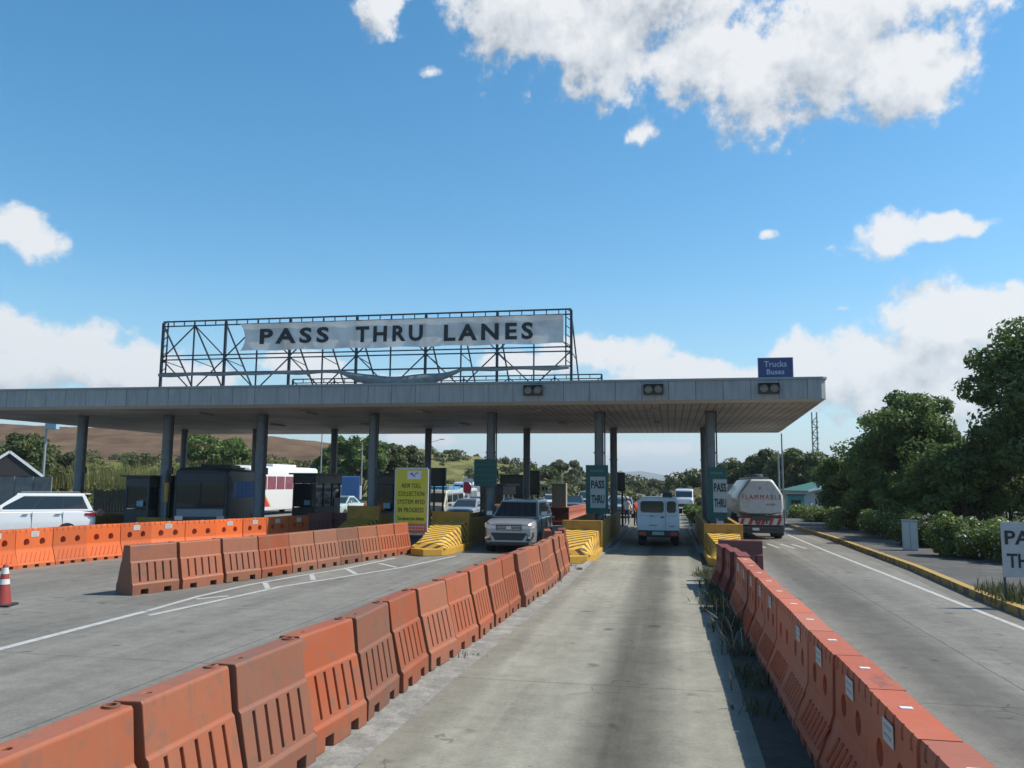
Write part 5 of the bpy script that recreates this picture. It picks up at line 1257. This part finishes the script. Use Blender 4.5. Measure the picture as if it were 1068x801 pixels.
# ------------------------------------------------------------------ people beyond the island
def person(loc, rz, shirt, label, h=1.68, cap=None):
    o = empty('person', loc, rz, label, 'person', 'people standing by the lane')
    k = h/1.7
    V = [(0, 0, .92), (0, 0, 1.12), (0, .01, 1.34), (0, 0, 1.46), (0, .01, 1.53), (0, .015, 1.62),
         (.10, 0, .86), (.11, .02, .48), (.12, -.01, .09), (.13, .12, .04), (-.10, 0, .86), (-.11, .02, .48), (-.12, -.01, .09), (-.13, .12, .04),
         (.19, 0, 1.38), (.24, .0, 1.12), (.24, .14, .93), (.235, .2, .88), (-.19, 0, 1.38), (-.24, -.02, 1.12), (-.25, .05, .90), (-.25, .07, .83)]
    E = [(0, 1), (1, 2), (2, 3), (3, 4), (4, 5), (0, 6), (6, 7), (7, 8), (8, 9), (0, 10), (10, 11), (11, 12), (12, 13), (2, 14), (14, 15), (15, 16), (16, 17), (2, 18), (18, 19), (19, 20), (20, 21)]
    R = [.15, .135, .16, .065, .06, .1, .1, .07, .05, .04, .1, .07, .05, .04, .065, .05, .04, .035, .065, .05, .04, .035]
    me = bpy.data.meshes.new('body'); me.from_pydata([(x*k, y*k, z*k) for x, y, z in V], E, []); b = bpy.data.objects.new('body', me); C.objects.link(b); b.parent = o
    b.modifiers.new('s', 'SKIN'); 
    for i, sv_ in enumerate(me.skin_vertices[0].data): sv_.radius = (R[i]*k, R[i]*k*.8); sv_.use_root = i == 0
    sb = b.modifiers.new('u', 'SUBSURF'); sb.levels = 2; sb.render_levels = 2
    bake(b); me = b.data; me.materials.clear()
    skin = mat('skin', (.30, .17, .11), .6, .05)
    for m in (skin, shirt, mat('trousers', (.04, .05, .07), .8)): me.materials.append(m)
    for pl in me.polygons:
        z = pl.center.z/k; x = abs(pl.center.x)/k
        pl.material_index = 2 if z < .94 and x < .22 else (1 if (.94 <= z < 1.47 and not (x > .2 and z < 1.18)) else 0)
        pl.use_smooth = True
    mb = MB(); mb.lathe([(.104*k, 0), (.112*k, .05*k), (.09*k, .11*k), (.03*k, .135*k), (.001, .137*k)], 14, (0, .0, 1.62*k)); mb.build('cap' if cap else 'hair', cap or mat('black_hair', (.015, .012, .01), .7), o, smooth=60)
    return o
person((-2.62, 50.4, 0), 2.6, mat('shirt_white', (.7, .7, .7), .8), 'person in a white shirt standing at the lane edge left of the white van', 1.66, cap=mat('cap_white', (.6, .6, .6), .8))
person((-2.05, 49.0, 0), -2.2, mat('shirt_red', (.55, .06, .035), .8), 'person in a red shirt standing right behind the one in white', 1.6)

# ------------------------------------------------------------------ utility boxes, poles, mast
BX = 32.5; p = at(951, 567, BX)
o = empty('utility_cabinet', (p.x, BX+.2, .14), -.2, 'pale grey metal utility cabinet on the right pavement between hedges', 'utility cabinet')
zz = at(951, 543.5, BX).z-.14; mb = MB(); mb.box((0, 0, zz/2), (.50, .34, zz)); mb.build('case', mat('cabinet_grey', (.36, .40, .40), .5, .06), o, bevel=.012)
mb = MB(); mb.box((0, -.172, zz/2), (.44, .012, zz-.12)); mb.build('door', mat('cabinet_door', (.42, .46, .46), .5, .06), o)
mb = MB(); mb.box((0, -.182, zz/2), (.012, .006, zz-.14)); mb.build('door_seam', dsteel, o); mb = MB(); mb.box((0, 0, zz+.015), (.56, .4, .03)); mb.build('lid', steel, o)
def pole(px, top_py, Y, label, arm=0, r=.07, box=False, name='lamp_post', group='lamp posts'):
    p = at(px, top_py, Y); o = empty(name, (p.x, Y, 0), 0, label, 'lamp post' if name == 'lamp_post' else 'pole', group)
    mb = MB(); mb.tube((0, 0, 0), (0, 0, p.z), r*1.3, r*.8, n=10); mb.build('pole', mat('galvanised', (.28, .30, .31), .5, .1, metal=.3), o, smooth=50)
    if arm:
        mb = MB(); mb.tube((0, 0, p.z-.1), (arm, 0, p.z+.35), r*.5, n=8); mb.build('arm', mat('galvanised', (.28, .30, .31), .5), o)
        mb = MB(); mb.box((arm*1.15, 0, p.z+.37), (.6, .25, .1)); mb.build('lamp_head', steel, o)
    if box: mb = MB(); mb.box((.55, 0, p.z-.25), (1.1, .4, .6)); mb.build('floodlight', mat('pale_blue_box', (.3, .45, .55), .5), o)
    return o
pole(815, 452, 52, 'tall thin grey pole just right of the tanker truck', r=.05, name='utility_pole')
pole(811.5, 470, 60, 'second thin pole right behind the one beside the tanker truck', r=.06, name='utility_pole')
pole(49, 441, 62, 'grey lamp post with a pale box at its top beside the green-roofed hut', r=.11, box=True)
pole(336, 452, 90, 'thin lamp post in front of the brown hill, left of the shaded booths', r=.08)
pole(378, 462, 92, 'thin lamp post in front of the dark green trees behind the booths', r=.08)
pole(448, 461, 110, 'lamp post with a curved arm behind the yellow notice board', arm=1.6, r=.07)
for px, t, Y in ((586, 490, 120), (606, 492, 130), (722, 495, 120)): pole(px, t, Y, 'thin distant utility pole at %s' % {586: 'the left of the round tree crown', 606: 'the right of the round tree crown', 722: 'the centre, above the distant road'}[px], r=.07, name='utility_pole')
p = at(849, 430, 110); o = empty('lattice_mast', (p.x, 110, 0), 0, 'tall thin lattice radio mast rising behind the trees right of the canopy', 'mast')
mb = MB(); hw = .30
for sx in (-1, 1):
    for sy in (-1, 1): mb.bar((sx*hw, sy*hw, 0), (sx*hw, sy*hw, p.z), .07, .07)
mb.build('leg', dsteel, o)
mb = MB(); z = 0; k = 0
while z < p.z-.7:
    s = 1 if k % 2 else -1
    mb.bar((-s*hw, -hw, z), (s*hw, -hw, z+.7), .05, .05); mb.bar((-s*hw, hw, z), (s*hw, hw, z+.7), .05, .05)
    mb.bar((-hw-.16, -hw, z), (hw+.16, -hw, z), .07, .07); z += .7; k += 1
mb.build('bracing', dsteel, o)

# ------------------------------------------------------------------ buildings
def hut(loc, w, d, hw_, hr, roofm, wallm, label, rz=0, name='guard_house'):
    o = empty(name, loc, rz, label, 'building')
    mb = MB(); mb.box((0, 0, hw_/2), (w, d, hw_)); mb.build('wall', wallm, o)
    mb = MB(); e = .45; mb.add([(-w/2-e, -d/2-e, hw_), (w/2+e, -d/2-e, hw_), (w/2+e, d/2+e, hw_), (-w/2-e, d/2+e, hw_), (0, -d/2-e, hr), (0, d/2+e, hr), (0, -d/2-e, hw_+.001)],
        [(0, 4, 5, 3), (4, 1, 2, 5), (0, 3, 2, 1)]); mb.build('roof', roofm, o)
    mb = MB(); mb.add([(-w/2-e+.05, y, hw_+.01) if k == 0 else ((w/2+e-.05, y, hw_+.01) if k == 1 else (0, y, hr-.05)) for y in (-d/2-e+.06, d/2+e-.06) for k in range(3)], [(0, 1, 2), (3, 4, 5)]); mb.build('gable', wallm, o)
    mb = MB()
    for s in (-1, 1): mb.bar((s*(w/2+e), -d/2-e-.03, hw_+.0), (0, -d/2-e-.03, hr+.02), .05, .2)
    mb.build('bargeboard', white, o)
    mb = MB(); mb.box((-w*.2, -d/2-.01, hw_*.55), (w*.2, .03, hw_*.4)); mb.build('window', dglass, o); mb = MB(); mb.box((w*.2, -d/2-.01, hw_*.42), (w*.16, .03, hw_*.84)); mb.build('door', dsteel, o)
    return o
groof = mat('green_roof', (.02, .07, .055), .6, .15)
p = at(8, 473, 55); hut((p.x-2.4, 58, 0), 3.9, 5, 2.65, 4.55, groof, mat('dark_wall', (.03, .03, .032), .8), 'hut with a dark green gabled roof and white bargeboards at the left edge', name='hut', rz=math.radians(40))
p = at(856, 520, 74); g = hut((p.x+1.6, 76, 0), 7, 5, 2.0, 2.9, mat('teal_roof', (.03, .13, .10), .6, .1), mat('pale_wall', (.38, .39, .37), .8), 'small pale guard house with a teal green roof right of the tanker', rz=.3)
for k in range(2): mb = MB(); mb.box((-1.9+k*3.1, -2.52, 1.2), (.9, .03, .7)); mb.build('window', dglass, g)
p = at(829, 524, 66); o = empty('teal_kiosk', (p.x, 66, 0), 0, 'teal painted kiosk between the tanker and the guard house', 'kiosk')
mb = MB(); mb.box((0, 0, .85), (1.2, 1.2, 1.7)); mb.build('case', mat('teal_wall', (.06, .22, .20), .6, .1), o); mb = MB(); mb.box((0, -.61, 1.1), (.7, .02, .5)); mb.build('window', dglass, o)
mb = MB(); mb.box((0, 0, 1.75), (1.4, 1.4, .1)); mb.build('roof', groof, o)
# grey wall at left
gw = mat('grey_block_wall', (.20, .205, .20), .9, .25, scale=2, dirt=(.08, .08, .075), dirtamt=.6, dscale=.9)
a = at(-60, 497, 50); b = at(54, 497, 50); o = empty('boundary_wall', ((a.x+b.x)/2, 50, 0), 0, 'weathered grey boundary wall below the green-roofed hut', 'wall')
mb = MB(); mb.box((0, 0, 1.3), (b.x-a.x, .2, 2.6)); mb.build('panel', gw, o)
for k in range(7): mb = MB(); mb.box((-(b.x-a.x)/2+(b.x-a.x)*k/6, -.13, 1.31), (.3, .08, 2.62)); mb.build('pier', gw, o)
a = at(98, 515, 46); b = at(132, 515, 46); o = empty('board_fence', ((a.x+b.x)/2, 46, 0), 0, 'weathered brown board fence behind the tail of the white SUV', 'fence')
mb = MB(); n = 11
for k in range(n): mb.box((-(b.x-a.x)/2+(b.x-a.x)*(k+.5)/n, 0, .9+rr.uniform(-.08, .08)), ((b.x-a.x)/n-.03, .03, 1.8)); 
mb.build('boards', wood, o); mb = MB(); mb.box((0, .04, .5), (b.x-a.x, .05, .1)); mb.box((0, .04, 1.4), (b.x-a.x, .05, .1)); mb.build('rail', wood, o)
# concrete stretch of dividers beyond the right island
for i in range(5):
    y = 49.5+i*2.1; mb = MB(); mb.prism([(-.28, 0), (.28, 0), (.24, .12), (.10, .5), (-.10, .5), (-.24, .12)], -1, 1)
    o = mb.build('concrete_divider', concrete, loc=(1.55+.02*i, y, 0), bevel=.01)
    tag(o, '%s low grey concrete divider beyond the right striped island' % ['First', 'Second', 'Third', 'Fourth', 'Fifth'][i], 'divider', 'concrete dividers beyond the island')

# ------------------------------------------------------------------ trees
place_tree(1094, 328, 39, 172, 'roadside_tree', lf_dark, 'large dark green tree at the right edge, tallest in the picture', trunk=.12, nl=60000, nc=110, size=.12, seed=11, squash=1.06)
place_tree(945, 407, 47, 118, 'roadside_tree', lf_dark, 'broad round dark tree left of the tall one at the right edge', trunk=.10, nl=42000, nc=80, size=.12, seed=12, squash=1.06)
place_tree(1004, 458, 42, 95, 'roadside_tree', lf_dark, 'dark tree filling the gap between the two largest right-hand trees', trunk=.10, nl=26000, nc=50, size=.12, seed=13)
place_tree(893, 462, 52, 80, 'roadside_tree', lf_dark, 'lower dark tree at the left foot of the broad round tree', trunk=.08, nl=22000, nc=44, size=.12, seed=14)
place_tree(975, 470, 44, 90, 'roadside_tree', lf_dark, 'low dark shrubby tree behind the hedge left of the utility cabinet', trunk=.06, nl=22000, nc=44, size=.1, seed=15)
place_tree(1050, 470, 45, 120, 'roadside_tree', lf_dark, 'low dark shrubby tree behind the hedge near the right sign', trunk=.06, nl=22000, nc=44, size=.1, seed=16)
place_tree(915, 490, 45, 80, 'roadside_tree', lf_dark, 'low dark shrubby tree just right of the guard house', trunk=.06, nl=14000, nc=34, size=.12, seed=17)
mids = [(828, 462, 95, 62, lf_mid, 'tree with a lit crown behind the guard house'), (800, 470, 105, 50, lf_mid, 'tree behind the tank of the tanker truck'), (772, 478, 110, 46, lf_mid, 'tree just right of the right double column'),
        (860, 478, 92, 48, lf_dark, 'tree at the foot of the lattice mast'), (758, 486, 125, 34, lf_dark, 'small dark tree seen right of the right column'), (726, 492, 120, 30, lf_dark, 'dark tree left of the right double column'), (744, 498, 118, 34, lf_mid, 'low tree behind the right double column')]
for i, (px, py, Y, w, m, lab) in enumerate(mids): place_tree(px, py, Y, w*1.2, 'background_tree', m, lab, 'trees beyond the plaza on the right', trunk=.06, nl=9000, nc=34, size=.24, seed=30+i)
ctr = [(590, 479, 150, 30, lf_olive, 'round-crowned tree above the traffic left of the pass thru board'), (600, 490, 145, 26, lf_olive, 'lower tree at the right shoulder of the round-crowned tree'), (572, 488, 140, 30, lf_mid, 'tree left of the round-crowned tree'), (556, 487, 150, 30, lf_mid, 'tree behind the narrow black display panel'), (536, 484, 150, 30, lf_mid, 'tree behind the wide black display panel'),
       (612, 497, 170, 22, lf_olive, 'small tree just left of the pass thru board'), (660, 502, 200, 34, lf_mid, 'distant tree left above the white van'), (678, 500, 210, 30, lf_olive, 'distant tree above the left half of the white van'), (696, 499, 200, 34, lf_olive, 'distant tree above the right half of the white van'), (712, 501, 190, 28, lf_mid, 'distant tree right above the white van'), (640, 503, 200, 26, lf_mid, 'distant tree between the two columns left of the van')]
for i, (px, py, Y, w, m, lab) in enumerate(ctr): place_tree(px, py, Y, w*1.35, 'background_tree', m, lab, 'distant trees beyond the plaza', trunk=.05, rc=w*1.35/F*Y/2*.2, nl=5000, nc=26, size=.42, seed=50+i)
lft = [(222, 449, 92, 60, lf_dark, 'dark tree in front of the brown hill, between the two left columns'), (250, 455, 95, 44, lf_dark, 'dark tree just left of the thick column at left'), (352, 448, 100, 36, lf_dark, 'dark tree behind the rear column above the shaded booth'), (378, 452, 100, 44, lf_dark, 'dark tree left of the column by the yellow notice'), (404, 458, 104, 44, lf_mid, 'tree right of the column by the yellow notice'), (426, 462, 108, 36, lf_olive, 'olive tree behind the yellow notice board'),
       (18, 450, 75, 70, lf_mid, 'scrubby tree behind the green-roofed hut'), (-30, 455, 72, 70, lf_mid, 'scrubby tree at the far left edge'), (60, 470, 80, 34, lf_olive, 'small scrubby tree right of the green-roofed hut'), (150, 472, 96, 40, lf_olive, 'olive bush on the slope left of the double column'), (312, 478, 120, 34, lf_olive, 'olive bush on the brown slope'), (288, 482, 118, 30, lf_mid, 'green bush at the foot of the brown slope')]
for i, (px, py, Y, w, m, lab) in enumerate(lft): place_tree(px, py, Y, w*1.25, 'hillside_tree', m, lab, 'trees on the left hillside', trunk=.05, nl=8000, nc=30, size=.26, seed=70+i)
# hedges on the right pavement
def hedge(px, Y, wpx, h, label, seed, nl=16000, m=lf_bright, fl=.06):
    p = at(px, 520, Y); R = wpx/F*Y/2*1.05; o = empty('hedge', (p.x, Y, .14), 0, label, 'hedge', 'flowering hedges along the pavement')
    r = np.random.default_rng(seed); n = 40
    cen = np.stack([r.uniform(-R, R, n)*.85, r.uniform(-.9, .9, n)*1.0, h*(.15+.62*r.random(n))], 1); rad = .26+.22*r.random(n)
    leaves('foliage', cen, rad, nl, .065, m, o, seed, flat=.9, mats=petal, frac2=fl)
    mb = MB()
    for i in range(0, n, 4): mb.tube((cen[i][0]*.6, cen[i][1]*.6, -.1), cen[i], .03, .012, n=5)
    mb.build('stems', bark, o)
hedge(1015, 30, 70, 1.55, 'bright flowering hedge nearest the right pass thru sign', 1, 26000)
hedge(1068, 28.5, 60, 1.35, 'flowering hedge partly behind the right pass thru sign', 2)
hedge(975, 35, 60, 1.3, 'shaded hedge behind the utility cabinet', 3, m=lf_mid, fl=.02)
hedge(925, 40, 56, 1.35, 'flowering hedge left of the utility cabinet', 4)
hedge(888, 47, 44, 1.2, 'low bright hedge in front of the guard house', 5, 10000)
hedge(858, 56, 36, 1.0, 'farthest low hedge beside the kiosk', 6, 8000)
hedge(838, 62, 26, .9, 'small hedge by the foot of the thin poles', 7, 6000)
# dark shrub line along the divider
for i in range(5):
    y = 50+i*4.2; o = empty('median_shrub', (1.65+.0*i, y, .0), 0, '%s dark shrub on the divider right of the white van' % ['Nearest', 'Second', 'Third', 'Fourth', 'Fifth'][i], 'shrub', 'shrubs on the divider')
    cen, rad = clumps(12, (0, 0, .55), (.5, 1.6, .35), .3, 90+i); leaves('foliage', cen, rad, 3000, .09, lf_dark, o, 90+i); mb = MB(); mb.tube((0, 0, 0), (0, 0, .5), .04, .02, n=5); mb.build('stem', bark, o)

# weeds: tufts along the barrier foot and by the right sign
def tuft(name, pts, hmin, hmax, nb, m, seed, spread=.12, seedm=None, kind='stuff', lean=.5):
    r = np.random.default_rng(seed); V = []; Fc = []; mi = []
    for (x, y, z0, sc) in pts:
        for k in range(nb):
            a = r.uniform(0, 2*PI); h = r.uniform(hmin, hmax)*sc; ln = r.uniform(.1, lean)*h; bx = x+r.normal()*spread*sc; by = y+r.normal()*spread*sc; w = r.uniform(.003, .007)*(1+sc)
            px_, py_ = -math.sin(a)*w, math.cos(a)*w; o = len(V)
            V += [(bx-px_, by-py_, z0), (bx+px_, by+py_, z0), (bx+math.cos(a)*ln*.35+px_*.8, by+math.sin(a)*ln*.35+py_*.8, z0+h*.6), (bx+math.cos(a)*ln*.35-px_*.8, by+math.sin(a)*ln*.35-py_*.8, z0+h*.6), (bx+math.cos(a)*ln, by+math.sin(a)*ln, z0+h)]
            Fc += [(o, o+1, o+2, o+3), (o+3, o+2, o+4)]; mi += [0, 0]
            if seedm and r.random() < .12:
                o = len(V); tx, ty, tz = V[-1]; s = .014
                V += [(tx-s, ty, tz-.03), (tx+s, ty, tz-.03), (tx+s*.6, ty+s, tz+.06), (tx-s*.6, ty-s, tz+.06)]; Fc.append((o, o+1, o+2, o+3)); mi.append(1)
    me = bpy.data.meshes.new(name); me.from_pydata(V, [], Fc); me.materials.append(m)
    if seedm: me.materials.append(seedm)
    me.polygons.foreach_set('material_index', mi); o = bpy.data.objects.new(name, me); C.objects.link(o)
    if kind: tag(o, kind=kind)
    return o
r = np.random.default_rng(4)
lf_weed = leaf_mat('weed_blades', (.04, .055, .018), (.12, .13, .05))
seedm = mat('seed_heads', (.38, .33, .24), .9)
pts = [(1.10+r.normal()*.10-.004*y, y, 0, .6+.7*r.random()) for y in np.concatenate([r.uniform(9.5, 13, 6), r.uniform(13, 24, 46)])]
tuft('weeds', pts, .05, .26, 30, lf_weed, 1, lean=1.6, spread=.15)
pts = [(1.0+r.normal()*.08, y, 0, 1.0) for y in (13.2, 14.6, 16.4, 20.5, 21.4, 22.0)]
tuft('dry_stalks', pts, .25, .55, 9, mat('straw', (.30, .26, .18), .9), 7, lean=1.2)
pts = [(x, y, .1, .8+.5*r.random()) for x, y in zip(r.uniform(6.7, 8.4, 40), r.uniform(18.2, 20.6, 40))]
tuft('weeds', pts, .12, .34, 40, lf_weed, 2)
pts = [(-3.3+r.normal()*.25+(.02*y-.2), y, 0, .4+.4*r.random()) for y in r.uniform(5, 26, 16)]
tuft('weeds', pts, .04, .12, 14, lf_weed, 3)
pts = [(x, y, 1.5+.02*(y-80), 2.2+1.2*r.random()) for x, y in zip(r.uniform(-78, -44, 420), r.uniform(76, 92, 420))]
tuft('tall_grass', pts, .5, 1.1, 16, lf_grass, 5, spread=.4, lean=.7)

def scrub(seed, name, n, rmin, rmax, nl, size, m, sel=None):
    r = np.random.default_rng(seed+100); P = np.array(HV[seed]); d = P[:, 0]*0+1
    if sel: P = P[[i for i, q in enumerate(P) if sel(q)]]
    c = P[r.integers(0, len(P), n)]+r.normal(size=(n, 3))*np.array([2, 2, 0]); rad = r.uniform(rmin, rmax, n); c[:, 2] += rad*.3
    tag(leaves(name, c, rad, nl, size, m, None, seed), kind='stuff')
def inview(q): 
    a = math.degrees(math.atan2(q[0], q[1])); return -46 < a < 25
scrub(5, 'hillside_scrub', 230, .5, 1.7, 24000, .35, lf_olive, inview)
scrub(3, 'hillside_scrub', 160, .8, 2.6, 14000, .5, lf_mid, lambda q: inview(q) and q[1] < 205)
scrub(8, 'bank_scrub', 200, .5, 1.5, 24000, .28, lf_grass, inview)
scrub(9, 'bank_scrub', 60, .5, 1.6, 8000, .35, lf_olive, inview)
# far tree line, reads as one mass
r = np.random.default_rng(8); cs = []
for px in np.arange(560, 780, 2.2):
    q = ray(px, 500); Y = r.uniform(230, 330); cs.append((q.x/q.y*Y, Y, r.uniform(.3, 2.0)))
tag(leaves('distant_woodland', np.array(cs), r.uniform(1.2, 2.3, len(cs)), 22000, .6, lf_mid, None, 8), kind='stuff')

# haze: even air over the whole scene
mb = MB(); mb.box((0, 3000, 98.9), (14000, 20000, 200.0)); hzo = mb.build('haze', bpy.data.materials.new('haze_air'))
hm = hzo.data.materials[0]; hm.use_nodes = True; ht = hm.node_tree; ht.nodes.clear()
hv = ht.nodes.new('ShaderNodeVolumePrincipled'); hv.inputs['Density'].default_value = .00022; hv.inputs['Color'].default_value = (.86, .93, 1, 1); hv.inputs['Anisotropy'].default_value = .2
ho = ht.nodes.new('ShaderNodeOutputMaterial'); ht.links.new(hv.outputs[0], ho.inputs['Volume']); tag(hzo, kind='stuff')

print('objects', len(bpy.data.objects))
